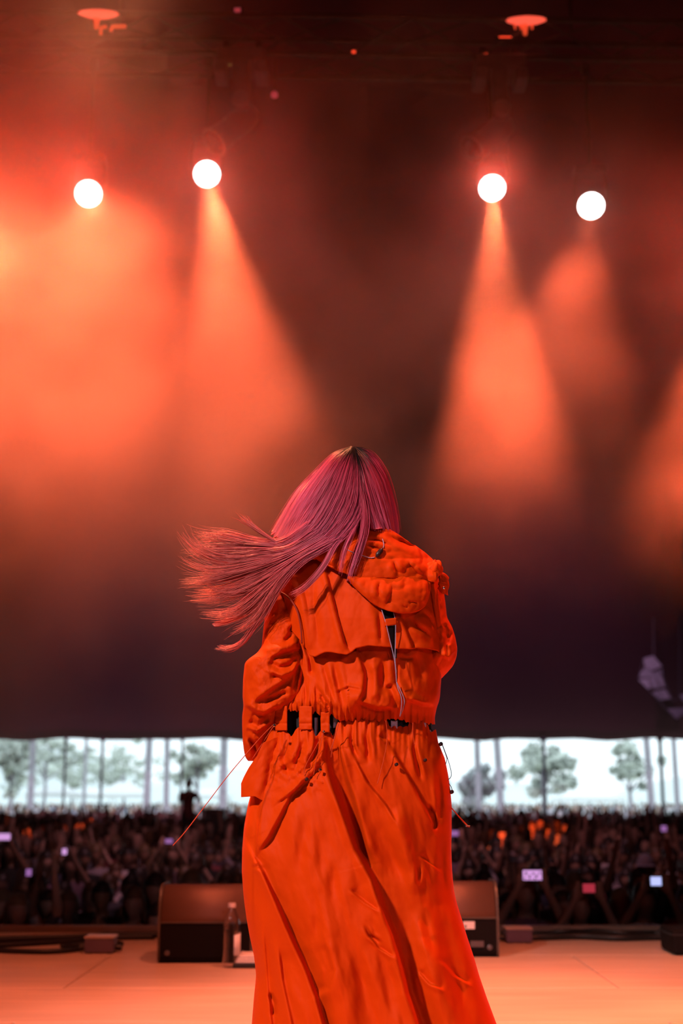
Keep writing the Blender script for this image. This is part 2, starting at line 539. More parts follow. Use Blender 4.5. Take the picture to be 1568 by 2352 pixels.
# ------------------------------------------------------------------ people: shared body builder (one continuous mesh per body)
def ring_loft(mb, secs, n=14):
    """secs: list of (center, rx, ry) stacked in z"""
    vv = []; ff = []
    for (c, rx, ry) in secs:
        for k in range(n):
            t = 2 * math.pi * k / n
            vv.append((c[0] + rx * math.cos(t), c[1] + ry * math.sin(t), c[2]))
    for i in range(len(secs) - 1):
        for k in range(n):
            k2 = (k + 1) % n
            ff.append((i * n + k, i * n + k2, (i + 1) * n + k2, (i + 1) * n + k))
    ff.append(tuple(range(n - 1, -1, -1))); ff.append(tuple((len(secs) - 1) * n + k for k in range(n)))
    mb.add(vv, ff)


def capsule(mb, a, b, ra, rb, n=8):
    a = Vector(a); b = Vector(b); d = (b - a)
    L_ = max(d.length, 1e-5); d = d / L_
    pts = []; rr = []
    for t in (-1, -.7, -.3): pts.append(a + d * ra * t); rr.append(ra * math.sqrt(max(.02, 1 - t * t)))
    for t in (0, .5, 1): pts.append(a + d * L_ * t); rr.append(ra + (rb - ra) * t)
    for t in (.3, .7, 1): pts.append(b + d * rb * t); rr.append(rb * math.sqrt(max(.02, 1 - t * t)))
    mb.tube(pts, rr, n)


def head_mesh(mb, c, yaw=0.0, tilt=0.0, s=1.0):
    """skull with brow, nose, mouth, chin and ears; the face looks along -y before yaw"""
    n, m_ = 20, 16
    R = Matrix.Rotation(yaw, 3, 'Z') @ Matrix.Rotation(tilt, 3, 'X')
    vv = []; ff = []
    for j in range(m_ + 1):
        ph = -math.pi / 2 + math.pi * j / m_
        for k in range(n):
            th = 2 * math.pi * k / n
            d = Vector((math.cos(ph) * math.sin(th), -math.cos(ph) * math.cos(th), math.sin(ph)))
            x, y, z = d.x * .076, d.y * .098, d.z * .118
            if z < 0: x *= 1 + z * 2.4; y = y * (1 + z * 1.0) - (-z) * .18 * (1 if d.y < .2 else .1)
            front = max(0, -d.y)
            y -= .026 * front ** 6 * math.exp(-((z + .018) / .018) ** 2 - (x / .016) ** 2)      # nose
            y -= .007 * front ** 3 * math.exp(-((z - .022) / .012) ** 2)                          # brow
            y += .013 * front ** 3 * math.exp(-((z - .004) / .014) ** 2 - ((abs(x) - .030) / .014) ** 2)   # eye sockets
            y -= .007 * front ** 4 * math.exp(-((z + .058) / .010) ** 2 - (x / .026) ** 2)       # lips
            y -= .008 * front ** 3 * math.exp(-((z + .095) / .018) ** 2)                          # chin
            vv.append(Vector(c) + (R @ Vector((x, y, z))) * s)
    for j in range(m_):
        for k in range(n):
            k2 = (k + 1) % n
            ff.append((j * n + k, j * n + k2, (j + 1) * n + k2, (j + 1) * n + k))
    mb.add(vv, ff)
    for sx in (-1, 1):
        e = Vector(c) + (R @ Vector((sx * .077, .012, -.004))) * s
        capsule(mb, e + R @ Vector((0, 0, .018)) * s, e - R @ Vector((0, 0, .018)) * s, .013 * s, .009 * s, 6)


def hand_mesh(mb, wrist, direction, palm_n, side, curl=0.35, s=1.0):
    """palm and five fingers; direction = along the hand, palm_n = palm normal, side = +-1 puts the thumb"""
    d = Vector(direction).normalized(); n = Vector(palm_n); n = (n - d * n.dot(d)).normalized(); t = d.cross(n) * side
    w = Vector(wrist)
    capsule(mb, w, w + d * .07 * s, .024 * s, .030 * s)
    for k in (-1, 0, 1): capsule(mb, w + d * .02 * s + t * .014 * k * s, w + d * .085 * s + t * .021 * k * s, .015 * s, .012 * s, 7)
    for k, ln in zip((-1.5, -.5, .5, 1.5), (.062, .078, .083, .070)):
        p = w + d * .088 * s + t * (.0185 * k * s)
        a = d
        for seg in range(3):
            ang = curl * (.6 + .5 * seg)
            a = (a * math.cos(ang) + n * math.sin(ang)).normalized()
            q = p + a * (ln * (.45, .32, .23)[seg] * s)
            capsule(mb, p, q, (.0095 - .0008 * seg) * s, (.0088 - .0008 * seg) * s, 6)
            p = q
    p = w + d * .028 * s + t * .024 * s
    for seg, ln in enumerate((.042, .034, .026)):
        a = (d * (.55 + .25 * seg) + t * (.8 - .3 * seg) + n * (.25 + curl * .5 * seg)).normalized()
        q = p + a * ln * s
        capsule(mb, p, q, (.013 - .0015 * seg) * s, (.0115 - .0015 * seg) * s, 6); p = q


SKIN_COLS = [(.36, .20, .15), (.46, .28, .21), (.26, .14, .09), (.50, .32, .25), (.18, .09, .06), (.40, .23, .17)]
SHIRT_COLS = [(.03, .03, .035), (.10, .06, .07), (.05, .05, .08), (.30, .26, .30), (.02, .02, .02), (.20, .05, .06), (.12, .12, .15), (.5, .45, .48), (.04, .05, .04), (.16, .10, .14)]
HAIR_COLS = [(.02, .012, .01), (.05, .025, .015), (.012, .01, .01), (.10, .05, .025), (.03, .02, .02), (.16, .10, .05)]
M['skin'] = mat('skin', SKIN_COLS[0], 0.55, random_obj=SKIN_COLS)
M['shirt'] = mat('shirt', SHIRT_COLS[0], 0.85, spec=.2, random_obj=SHIRT_COLS)
M['trousers'] = mat('trousers', (.03, .03, .04), 0.85, spec=.2)
M['crowd_hair'] = mat('crowd_hair', HAIR_COLS[0], 0.5, random_obj=HAIR_COLS)


def body_mesh(name, arms, voxel=.016, yaw=0.0, tilt=0.0, female=False, sleeves=.55, hands=True, curl=.3, mats=None, lean=0.0):
    """arms: {-1: (elbow, wrist, hand_dir, palm_normal), 1: ...} in body space, feet at the origin, facing -y"""
    mb = MB()
    sw = .165 if female else .185
    ring_loft(mb, [((0, .005, .86), .13, .10), ((0, .005, .93), .165, .115), ((0, 0, 1.02), .145, .10), ((0, -.005, 1.12), .125 if female else .14, .095),
                   ((0, -.005, 1.24), .15 if female else .16, .112), ((0, 0, 1.34), .165, .105), ((0, .005, 1.40), .15, .085), ((0, .012, 1.435), .085, .065)])
    capsule(mb, (0, .018, 1.40), (0, -.002, 1.53), .056, .050)
    hc = Vector((0, -.022, 1.605))
    head_mesh(mb, hc, yaw, tilt)
    seg = [((0, 0, .9), (0, 0, 1.38), .15, 1), ((0, .01, 1.44), (0, -.02, 1.60), .08, 0)]
    for sx in (-1, 1):
        sh = Vector((sx * sw, .005, 1.375))
        el, wr, hd, pn = arms[sx]
        el = Vector(el); wr = Vector(wr)
        capsule(mb, (sx * .07, .005, 1.385), sh, .065, .060)
        capsule(mb, sh, el, .056, .043); capsule(mb, el, wr, .042, .028)
        if hands: hand_mesh(mb, wr, hd, pn, sx, curl)
        cut = sh + (el - sh) * min(1, sleeves * 1.6)
        seg += [(sh, cut, .06, 1), (cut, el, .045, 1 if sleeves > .9 else 0), (el, wr, .035, 1 if sleeves > .9 else 0), (wr, wr + Vector(hd).normalized() * .15, .03, 0)]
        hip, kn, an = Vector((sx * .085, .0, .88)), Vector((sx * .10, -.02, .50)), Vector((sx * .105, .015, .08))
        capsule(mb, hip, kn, .092, .060); capsule(mb, kn, an, .058, .038)
        capsule(mb, an + Vector((0, .02, -.035)), an + Vector((sx * .02, -.14, -.045)), .042, .034)
        seg += [(hip, kn, .09, 2), (kn, an, .06, 2), (an, an + Vector((0, -.14, -.045)), .05, 2)]
    o = mb.build(name, [M['skin'], M['shirt'], M['trousers']])
    r = o.modifiers.new('fuse', 'REMESH'); r.mode = 'VOXEL'; r.voxel_size = voxel
    s = o.modifiers.new('soft', 'SMOOTH'); s.factor = .5; s.iterations = 3
    me = bpy.data.meshes.new_from_object(o.evaluated_get(bpy.context.evaluated_depsgraph_get()))
    old = o.data
    bpy.data.objects.remove(o); bpy.data.meshes.remove(old)
    me.name = name
    n = len(me.polygons)
    cen = np.empty(n * 3, np.float32); me.polygons.foreach_get('center', cen); cen = cen.reshape(-1, 3)
    best = np.full(n, 9.0); idx = np.zeros(n, np.int32)
    for a, b, rad, mi in seg:
        a = np.array(a); b = np.array(b); ab = b - a
        t = np.clip(((cen - a) @ ab) / max(1e-8, ab @ ab), 0, 1)
        d = np.linalg.norm(cen - (a + t[:, None] * ab), axis=1) - rad
        k = d < best; best[k] = d[k]; idx[k] = mi
    idx[(cen[:, 2] > 1.45) & (np.abs(cen[:, 0]) < .1) & (idx == 1)] = 0
    me.materials.clear()
    for m_ in (mats or [M['skin'], M['shirt'], M['trousers']]): me.materials.append(m_)
    me.polygons.foreach_set('material_index', idx)
    me.polygons.foreach_set('use_smooth', [True] * n)
    return me


def hair_mesh(name, style, yaw=0.0, tilt=0.0):
    """cap of hair round the skull; style short, long, bun or cap"""
    c = Vector((0, -.022, 1.605)); R = Matrix.Rotation(yaw, 3, 'Z') @ Matrix.Rotation(tilt, 3, 'X')
    n, m_ = 24, 14
    vv = []; ff = []
    for j in range(m_ + 1):
        ph = math.pi / 2 - (math.pi * .62) * j / m_
        for k in range(n):
            th = 2 * math.pi * k / n
            fr = math.cos(th)                       # 1 at the face
            lim = .30 if fr > .45 else (-.35 if fr > -.1 else -.75)
            p2 = max(ph, lim)
            d = Vector((math.cos(p2) * math.sin(th), -math.cos(p2) * fr, math.sin(p2)))
            wob = 1 + .03 * math.sin(5 * th + 3 * ph) + .02 * math.sin(9 * th)
            p = Vector((d.x * .087 * wob, d.y * .107 * wob + .006, d.z * .130 + .004))
            if style == 'long' and fr < .45 and ph < 0: p.z -= (.16 * (j / m_)) * 1.0; p.x *= 1.08
            vv.append(c + R @ p)
    for j in range(m_):
        for k in range(n):
            k2 = (k + 1) % n
            ff.append((j * n + k, (j + 1) * n + k, (j + 1) * n + k2, j * n + k2))
    mb = MB(); mb.add(vv, ff)
    if style == 'bun': 
        for q in ((0, .03, .125),): capsule(mb, c + R @ Vector(q), c + R @ Vector((0, .045, .155)), .038, .034, 10)
    if style == 'cap':
        vis = []
        for k in range(9):
            t = -1.05 + 2.1 * k / 8
            vis += [c + R @ Vector((.085 * math.sin(t), -.09 * math.cos(t), .045)), c + R @ Vector((.095 * math.sin(t), -.09 - .085 * math.cos(t), .038))]
        mb.add(vis, [(2 * k, 2 * k + 2, 2 * k + 3, 2 * k + 1) for k in range(8)])
    me = bpy.data.meshes.new(name); me.from_pydata(mb.v, [], mb.f); me.polygons.foreach_set('use_smooth', [True] * len(me.polygons))
    return me


DOWN = {-1: ((-.24, .02, 1.10), (-.25, -.06, .86), (0, -.2, -1), (1, 0, 0)), 1: ((.24, .02, 1.10), (.25, -.06, .86), (0, -.2, -1), (-1, 0, 0))}
UP_R = {-1: DOWN[-1], 1: ((.28, -.08, 1.60), (.24, -.12, 1.86), (-.1, -.1, 1), (0, -1, 0))}
UP_L = {-1: ((-.28, -.08, 1.60), (-.22, -.12, 1.86), (.1, -.1, 1), (0, -1, 0)), 1: DOWN[1]}
UP_2 = {-1: ((-.30, -.06, 1.58), (-.24, -.12, 1.84), (.2, -.1, 1), (0, -1, 0)), 1: ((.30, -.06, 1.58), (.24, -.12, 1.84), (-.2, -.1, 1), (0, -1, 0))}
PHONE = {-1: ((-.24, -.16, 1.22), (-.09, -.36, 1.50), (.25, -.1, 1), (0, 1, 0)), 1: ((.24, -.16, 1.22), (.09, -.36, 1.50), (-.25, -.1, 1), (0, 1, 0))}
PHONE_HI = {-1: ((-.25, -.22, 1.38), (-.10, -.36, 1.66), (.25, -.1, 1), (0, 1, 0)), 1: ((.25, -.22, 1.38), (.10, -.36, 1.66), (-.25, -.1, 1), (0, 1, 0))}
CLAP = {-1: ((-.26, -.16, 1.20), (-.05, -.30, 1.36), (.3, -.3, 1), (1, 0, 0)), 1: ((.26, -.16, 1.20), (.05, -.30, 1.36), (-.3, -.3, 1), (-1, 0, 0))}
REACH = {-1: ((-.34, -.20, 1.50), (-.52, -.28, 1.76), (-.4, -.2, 1), (0, -1, 0)), 1: ((.24, -.10, 1.14), (.14, -.30, 1.22), (-.6, -.4, .4), (0, 0, 1))}
POSES = [('down', DOWN, .5), ('up_r', UP_R, .5), ('up_l', UP_L, .4), ('up_2', UP_2, .5), ('phone', PHONE, .5), ('clap', CLAP, 1.0), ('reach', REACH, .4), ('down_w', DOWN, 1.0)]
BODY = {}
for i, (nm, ar, sl) in enumerate(POSES):
    BODY[nm] = body_mesh('body_' + nm, ar, .02, yaw=(-.25, .2, 0, .1, 0, -.1, .3, .35)[i], tilt=(.05, -.1, -.15, -.1, 0, 0, -.1, .1)[i], female=i in (1, 4, 6), sleeves=sl)
    BODY[nm]['yaw'] = (-.25, .2, 0, .1, 0, -.1, .3, .35)[i]; BODY[nm]['tilt'] = (.05, -.1, -.15, -.1, 0, 0, -.1, .1)[i]
HAIR = {}


def get_hair(pose, style):
    if (pose, style) not in HAIR:
        me = hair_mesh('hair_' + style, style, BODY[pose]['yaw'], BODY[pose]['tilt'])
        HAIR[(pose, style)] = me
        if style == 'cap': me.materials.append(M['cap_cloth'])
        else: me.materials.append(M['crowd_hair'])
    return HAIR[(pose, style)]


M['cap_cloth'] = mat('cap_cloth', (.55, .50, .62), .8)
GZ = -1.6


def crowd_person(x, y, rz, s, pose, style, label, group='crowd packed below the stage', z=GZ, with_hair=True):
    o = link(bpy.data.objects.new('person', BODY[pose]))
    o.location = (x, y, z); o.rotation_euler = (0, 0, rz); o.scale = (s, s, s)
    if with_hair:
        h = link(bpy.data.objects.new('cap' if style == 'cap' else 'hair', get_hair(pose, style))); h.parent = o
    tag(o, label, 'person', group)
    return o


phone_case = mat('phone_case', (.02, .02, .025), .4)


def phone(pos, rz, scr, label, w=.075, h=.15, land=False, tilt=0.0):
    """a phone whose lit screen faces its holder (away from the stage) or the stage"""
    root = empty('phone', tuple(pos), rz)
    a, b = (h, w) if land else (w, h)
    mb = MB(); mb.box((0, 0, 0), (a, .009, b)); c = mb.build('case', phone_case, bevel=.003); c.parent = root
    mb = MB(); mb.box((0, -.0052, 0), (a * .92, .001, b * .94)); c = mb.build('screen', scr); c.parent = root
    root.rotation_euler = (tilt, 0, rz)
    tag(root, label, 'phone', 'phones held up in the crowd')
    return root


# --- people one can tell apart (pixel of the head top, depth)
def place(u, v_head, Y, pose, style, label, rz=0.0, s=None):
    p = P(u, v_head, Y)
    hgt = 1.73
    s = s or (float(p[2]) - GZ) / hgt
    return crowd_person(float(p[0]), Y, rz, s, pose, style, label)


used = []
SPECIAL = [
    (1480, 1962, 13.0, 'down', 'cap', 'crowd member wearing a pale lavender cap toward the right', 0.0),
    (1290, 2046, 10.8, 'reach', 'long', 'front-row person stretching one bare arm up toward the singer right of the singer', .2),
    (1420, 2040, 10.6, 'down', 'long', 'front-row person with long hair between the two filming people at right', .15),
    (40, 2052, 9.8, 'up_r', 'long', 'front-row person raising an arm at the far left edge', .35),
    (158, 2046, 10.6, 'up_l', 'short', 'front-row person with an arm raised left of the left junction box', .1),
    (310, 2036, 10.4, 'clap', 'long', 'front-row person in a maroon top with raised hands left of the left monitor', 0),
    (236, 2024, 11.2, 'clap', 'short', 'front-row person with hands together behind the left junction box', .1),
    (1110, 2000, 11.2, 'down', 'bun', 'crowd member with a hair bun just above the right monitor', 0),
    (440, 1998, 11.4, 'phone', 'short', 'crowd member seen just above the left monitor', 0),
]
for u, vh, Y, pose, style, lab, rz in SPECIAL:
    o = place(u, vh, Y, pose, style, lab, rz); used.append((o.location.x, o.location.y))

scr_pink = mat('screen_pink', (.1, .1, .1), .3, emit=(.72, .36, .78), estr=.95)
scr_blue = mat('screen_blue', (.1, .1, .1), .3, emit=(.50, .55, 1.0), estr=1.1)
scr_red = mat('screen_red', (.1, .02, .02), .3, emit=(.75, .05, .09), estr=.5)
scr_violet = mat('screen_violet', (.1, .1, .1), .3, emit=(.55, .22, .65), estr=.55)
POSES_HI = body_mesh('body_phone_hi', PHONE_HI, .02, female=True, sleeves=.5)
BODY['phone_hi'] = POSES_HI; BODY['phone_hi']['yaw'] = 0.0; BODY['phone_hi']['tilt'] = -.05
for u, v, Y, w, h, sc_, lab, plab, style in (
        (1222, 2010, 9.65, .135, .068, scr_pink, 'phone with a pinkish-white patterned screen held up right of the singer', 'front-row person holding up a phone with a glowing pinkish screen', 'long'),
        (1506, 2024, 9.55, .075, .060, scr_blue, 'small phone with a bluish-white screen held up at right', 'front-row person filming with a bright bluish phone at right', 'short'),
        (1352, 2040, 9.55, .085, .060, scr_red, 'camera with a dim red screen held in front of a face at right', 'front-row person filming with a red-lit camera right of the right monitor', 'short'),
        (388, 1932, 15.0, .085, .048, scr_violet, 'violet glowing phone held up above the left monitor', 'crowd member holding a violet glowing phone above the left monitor', 'long'),
        (66, 2004, 12.0, .050, .060, scr_violet, 'dim violet phone held up near the left edge', 'crowd member holding a dim violet phone near the left edge', 'short'),
        (148, 1956, 14.0, .050, .060, scr_pink, 'tiny pink glowing phone in the left part of the crowd', 'crowd member holding a tiny pink glowing phone at left', 'long'),
        (1524, 1903, 22.0, .09, .09, scr_violet, 'tiny violet phone glow far back at right', 'distant crowd member holding a violet phone at right', 'short'),
        (1043, 1914, 16.0, .10, .060, scr_violet, 'violet phone glow beside the right edge of the skirt', 'crowd member holding a violet phone beside the skirt', 'short'),
        (4, 1922, 15.0, .19, .07, scr_pink, 'pink glowing tablet held up at the left edge', 'crowd member holding a pink glowing tablet at the left edge', 'long')):
    p = P(u, v, Y)
    zz = float(p[2]) - GZ
    pose = 'phone' if zz / 1.60 < 1.06 else 'phone_hi'
    hz_ = 1.60 if pose == 'phone' else 1.755
    s_ = zz / hz_
    crowd_person(float(p[0]), Y + .385 * s_, 0.0, s_, pose, style, plab); used.append((float(p[0]), Y + .385))
    root = empty('phone', tuple(p))
    mb = MB(); mb.box((p[0], p[1] + .004, p[2]), (w + .012, .009, h + .012)); mb.build('case', phone_case, root, bevel=.003)
    mb = MB(); mb.box((p[0], p[1] - .0015, p[2]), (w, .002, h)); sc_o = mb.build('screen', sc_, root)
    if u == 1222:
        for kx, kz, kw, kh in ((-.045, .012, .012, .02), (-.02, -.012, .010, .026), (.008, .010, .014, .012), (.03, -.008, .012, .02), (.052, .014, .010, .014), (-.055, -.02, .010, .01), (.016, -.024, .01, .01)):
            mb = MB(); mb.box((p[0] + kx, p[1] - .003, p[2] + kz), (kw, .001, kh)); mb.build('screen_mark', phone_case, sc_o)
    tag(root, lab, 'phone', 'phones held up in the crowd')

# --- camera operator on a riser, seen against the light
yo = 33.0
p = P(433, 1788, yo)
opz = float(p[2]) - 1.75
ris = empty('camera_riser', (float(p[0]) + .35, yo, GZ))
mb = MB(); mb.box((float(p[0]) + .35, yo, opz - .06), (2.2, 1.6, .10)); mb.build('deck', M['black_metal'], ris)
for sx in (-1, 1):
    for sy in (-1, 1):
        mb = MB(); mb.tube([(float(p[0]) + .35 + sx * 1.0, yo + sy * .7, GZ), (float(p[0]) + .35 + sx * 1.0, yo + sy * .7, opz - .11)], .03, 8); mb.build('leg', M['black_metal'], ris)
tag(ris, 'black riser platform in the crowd carrying the standing silhouette', 'platform')
BODY['phone']['z'] = 0
crowd_person(float(p[0]), yo, .4, 1.0, 'clap', 'bun', 'dark silhouette of a person standing above the crowd against the bright opening', 'people on the riser', opz)
q = P(494, 1888, yo)
cs = empty('equipment_case', (float(q[0]), yo, opz - .01))
zt = float(P(494, 1857, yo)[2])
mb = MB(); mb.box((float(q[0]), yo, (opz + zt) / 2), (.50, .5, zt - opz)); mb.build('body', M['black_metal'], cs, bevel=.02)
mb = MB(); mb.box((float(q[0]), yo, zt - .08), (.515, .515, .02)); mb.build('lid_rim', M['grey_metal'], cs)
for k in (-1, 1):
    mb = MB(); mb.box((float(q[0]) + k * .16, yo - .26, zt - .2), (.10, .02, .04)); mb.build('latch', M['grey_metal'], cs)
tag(cs, 'dark boxy equipment case on the riser right of the standing silhouette', 'case')

# --- the packed crowd, nearest 290 as individuals
spots_ = []
y = 9.75
while len(spots_) < 286 and y < 40:
    half = .275 * y + .5
    x = -half + random.uniform(0, .5)
    while x < half:
        px_, py_ = x + random.uniform(-.12, .12), y + random.uniform(-.18, .18)
        if all((px_ - a) ** 2 + ((py_ - b) * .9) ** 2 > .22 for a, b in used): spots_.append((px_, py_))
        x += random.uniform(.50, .72)
    y += .60
spots_ = spots_[:286]
y_far = spots_[-1][1]
CROWD_LABEL = {'down': 'dim %s concertgoer with lowered arms and bare forearms in the packed crowd', 'down_w': 'dim %s concertgoer in long sleeves with lowered arms in the packed crowd',
               'phone': 'dim %s concertgoer holding both hands before the face in the packed crowd', 'clap': 'dim %s concertgoer clapping in the packed crowd',
               'up_r': 'dim %s concertgoer raising the arm at picture right in the packed crowd', 'up_l': 'dim %s concertgoer raising the arm at picture left in the packed crowd',
               'up_2': 'dim %s concertgoer raising both arms in the packed crowd', 'reach': 'dim %s concertgoer stretching one arm out sideways in the packed crowd'}
pn = ['down', 'down_w', 'phone', 'clap', 'up_r', 'up_l', 'up_2', 'reach']
pw = [30, 24, 6, 12, 5, 5, 4, 3]
for (x, y) in spots_:
    pose = random.choices(pn, pw)[0]
    if y < 11.0 and pose in ('up_2', 'reach'): pose = 'down'
    style = random.choices(['short', 'long', 'bun'], [5, 4, 1])[0]
    crowd_person(x, y, random.uniform(-.35, .35), random.uniform(.92, 1.07), pose, style,
                 CROWD_LABEL[pose] % {'short': 'short-haired', 'long': 'long-haired', 'bun': 'bun-haired'}[style], 'crowd: ' + pose + ' ' + style)

# --- the rest of the crowd, further back and outdoors: one joined mesh each
def low_person():
    mb = MB()
    ring_loft(mb, [((0, 0, .0), .12, .09), ((0, 0, .9), .17, .11), ((0, 0, 1.3), .19, .11), ((0, 0, 1.42), .10, .07)], 7)
    t1 = (np.array(mb.v), mb.f)
    mb = MB()
    secs = [((0, -.01, 1.40), .045, .045), ((0, -.01, 1.48), .05, .055), ((0, -.02, 1.55), .075, .09), ((0, -.02, 1.64), .08, .10), ((0, -.02, 1.71), .055, .07)]
    ring_loft(mb, secs, 7)
    t2 = (np.array(mb.v), mb.f)
    mb = MB(); mb.tube([(.2, 0, 1.36), (.27, -.06, 1.6), (.22, -.1, 1.88), (.21, -.1, 2.0)], [.055, .045, .03, .035], 5)
    t3 = (np.array(mb.v), mb.f)
    return t1, t2, t3


def crowd_mesh(name, pts, label, arm=.10, cloth='far_cloth'):
    t1, t2, t3 = low_person()
    V = []; Fc = []; mi = []; base = 0
    for (x, y) in pts:
        s = random.uniform(.90, 1.10); c_, s_ = math.cos(random.uniform(-.5, .5)), math.sin(random.uniform(-.5, .5))
        parts = [(t1, 0), (t2, 1)] + ([(t3, 1)] if random.random() < arm else [])
        sgn = random.choice((-1, 1))
        for (vv, ff), m_ in parts:
            w = vv.copy() * s
            w[:, 0] *= sgn if m_ and vv is t3[0] else 1
            V.append(w + np.array([x, y, GZ]))
            for f in ff: Fc.append(tuple(i + base for i in f)); mi.append(m_)
            base += len(vv)
    me = bpy.data.meshes.new(name); me.from_pydata(np.concatenate(V).tolist(), [], Fc)
    me.materials.append(M[cloth]); me.materials.append(M['far_head'])
    me.polygons.foreach_set('material_index', mi); me.polygons.foreach_set('use_smooth', [True] * len(Fc))
    o = link(bpy.data.objects.new(name, me))
    tag(o, label, 'crowd', kind='stuff')
    return o


def island_mat(name, cols):
    m = bpy.data.materials.new(name); m.use_nodes = True
    N = m.node_tree.nodes; L = m.node_tree.links; b = N['Principled BSDF']
    b.inputs['Roughness'].default_value = .8; b.inputs['Specular IOR Level'].default_value = .2
    g = N.new('ShaderNodeNewGeometry'); r = N.new('ShaderNodeValToRGB'); r.color_ramp.interpolation = 'CONSTANT'
    e = r.color_ramp.elements
    while len(e) < len(cols): e.new(.5)
    for i, c in enumerate(cols): e[i].position = i / len(cols); e[i].color = (*c, 1)
    L.new(g.outputs['Random Per Island'], r.inputs['Fac']); L.new(r.outputs['Color'], b.inputs['Base Color'])
    return m


M['far_cloth'] = island_mat('far_cloth', SHIRT_COLS + [(.6, .55, .58), (.4, .2, .2)])
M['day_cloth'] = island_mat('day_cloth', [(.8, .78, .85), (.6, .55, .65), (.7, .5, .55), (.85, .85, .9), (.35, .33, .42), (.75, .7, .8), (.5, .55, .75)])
M['far_head'] = island_mat('far_head', [HAIR_COLS[0], SKIN_COLS[1], HAIR_COLS[1], SKIN_COLS[0], HAIR_COLS[3], SKIN_COLS[3]])
pts = []
y = y_far + .6
while y < 58.5:
    half = .275 * y + .6
    x = -half
    while x < half:
        if not (abs(x - float(p[0]) - .35) < 1.25 and abs(y - yo) < 1.0): pts.append((x + random.uniform(-.15, .15), y + random.uniform(-.2, .2)))
        x += random.uniform(.5, .8)
    y += .68
y = 9.9
while y < 58.5:                                     # the crowd goes on to both sides of the view
    for sg in (-1, 1):
        x = .275 * y + 1.15
        while x < .275 * y + 6.5:
            pts.append((sg * x + random.uniform(-.1, .1), y + random.uniform(-.2, .2)))
            x += random.uniform(.55, .85)
    y += .7
crowd_mesh('distant_crowd', pts, 'mass of distant heads and shoulders filling the back of the tent', .14)
pts = []
y = 63.0
while y < 150:
    half = .275 * y + 9
    x = -half
    while x < half:
        pts.append((x + random.uniform(-.3, .3), y + random.uniform(-.6, .6)))
        x += random.uniform(.8, 2.2)
    y += random.uniform(1.6, 3.4)
crowd_mesh('outdoor_crowd', pts, 'bright far-off people standing in daylight beyond the tent', .05, 'day_cloth')

# beams that catch hands and shirts in the crowd
for u, v, Y, w_, ang in ((165, 1880, 34, 5200, 1.6), (30, 1895, 28, 4200, 1.5), (1245, 1890, 32, 6500, 2.4), (1130, 1905, 24, 3500, 1.3)):
    spot('crowd_beam', (0.6 if u > 800 else -0.6, 11.0, 7.0), tuple(P(u, v, Y)), w_ * 7, (1.0, .12, .02), ang * 2.0, .5, .03)

# ------------------------------------------------------------------ things on the stage floor
def stage_y(v, z=0.0):
    b = (1176.0 - v) / F_PX
    return (z - CAM_Z) / math.tan(PITCH + math.atan(b))


def wedge(u0, v_base, label, group, tagged=False, width=0.48, rz=0.0):
    Y = stage_y(v_base)
    x0 = float(P(u0, v_base, Y)[0])
    root = empty('floor_monitor', (x0 + width / 2, Y, 0))
    W = width
    # profile in (y, z): black plinth, convex grille leaning back, flat rear
    H = 0.385
    arc = [(0.0 + 0.27 * math.sin(t) ** 1.15 * 0 + 0.115 * (1 - math.cos(t)), 0.195 + 0.178 * math.sin(t)) for t in np.linspace(0, math.pi / 2, 9)]
    body = [(0.03, 0.0), (0.008, 0.012), (0.0, 0.03), (0.0, 0.19)] + [(y + .012, z - .006) for y, z in arc] + [(0.32, H - .02), (0.42, 0.30), (0.43, 0.0)]
    mb = MB(); mb.prism(body, (0, 1, 0), (0, 0, 1), (1, 0, 0), (x0 + .012, Y, 0), W - .024)
    mb.build('cabinet', M['speaker_box'], root)
    # curved perforated grille sheet
    vv = []; ff = []
    for i, (y, z) in enumerate(arc):
        for sx in (x0 + .016, x0 + W - .016):
            vv.append((sx, Y + y, z + .002))
    for i in range(len(arc) - 1):
        ff.append((2 * i, 2 * i + 1, 2 * i + 3, 2 * i + 2))
    mb = MB(); mb.add(vv, ff); g = mb.build('grille', M['grille'], root, smooth=True)
    s = g.modifiers.new('thick', 'SOLIDIFY'); s.thickness = .004; s.offset = 1
    cheek = [(0.03, 0.0), (0.006, 0.01), (-0.004, 0.03), (-0.006, 0.19)] + [(y - .004, z + .008) for y, z in arc] + [(0.33, H - .005), (0.43, 0.31), (0.44, 0.0)]
    for xx in (x0, x0 + W - .012):
        mb = MB(); mb.prism(cheek, (0, 1, 0), (0, 0, 1), (1, 0, 0), (xx, Y, 0), .012); mb.build('side_panel', M['cheek'], root)
    mb = MB(); mb.box((x0 + W / 2, Y - .001, .198), (W - .03, .006, .008)); mb.build('trim_strip', M['cheek'], root)
    for k in (-1, 1):
        mb = MB(); mb.lathe([(.014, 0), (.014, .004), (.008, .006)], 10, Matrix.Translation((x0 + W / 2 + k * .19, Y - .001, .05)) @ Matrix.Rotation(math.pi / 2, 4, 'X'))
        mb.build('screw', M['grey_metal'], root)
    if tagged:
        cx, cz = pv(1076, 2122, Y).x, pv(1076, 2125, Y).z
        mb = MB(); mb.box((cx, Y - .003, cz), (.062, .004, .038)); t = mb.build('name_tag', M['paper'], root)
        t['label'] = 'small white paper tag'
        mb = MB(); mb.box((cx - .018, Y - .0056, cz - .006), (.010, .001, .012)); mb.build('tag_mark', M['black_rubber'], t)
        mb = MB(); mb.box((pv(1095, 2165, Y).x, Y - .003, pv(1095, 2168, Y).z), (.07, .006, .03)); mb.build('connector_plate', M['grey_metal'], root)
    tag(root, label, 'speaker', group)
    return root


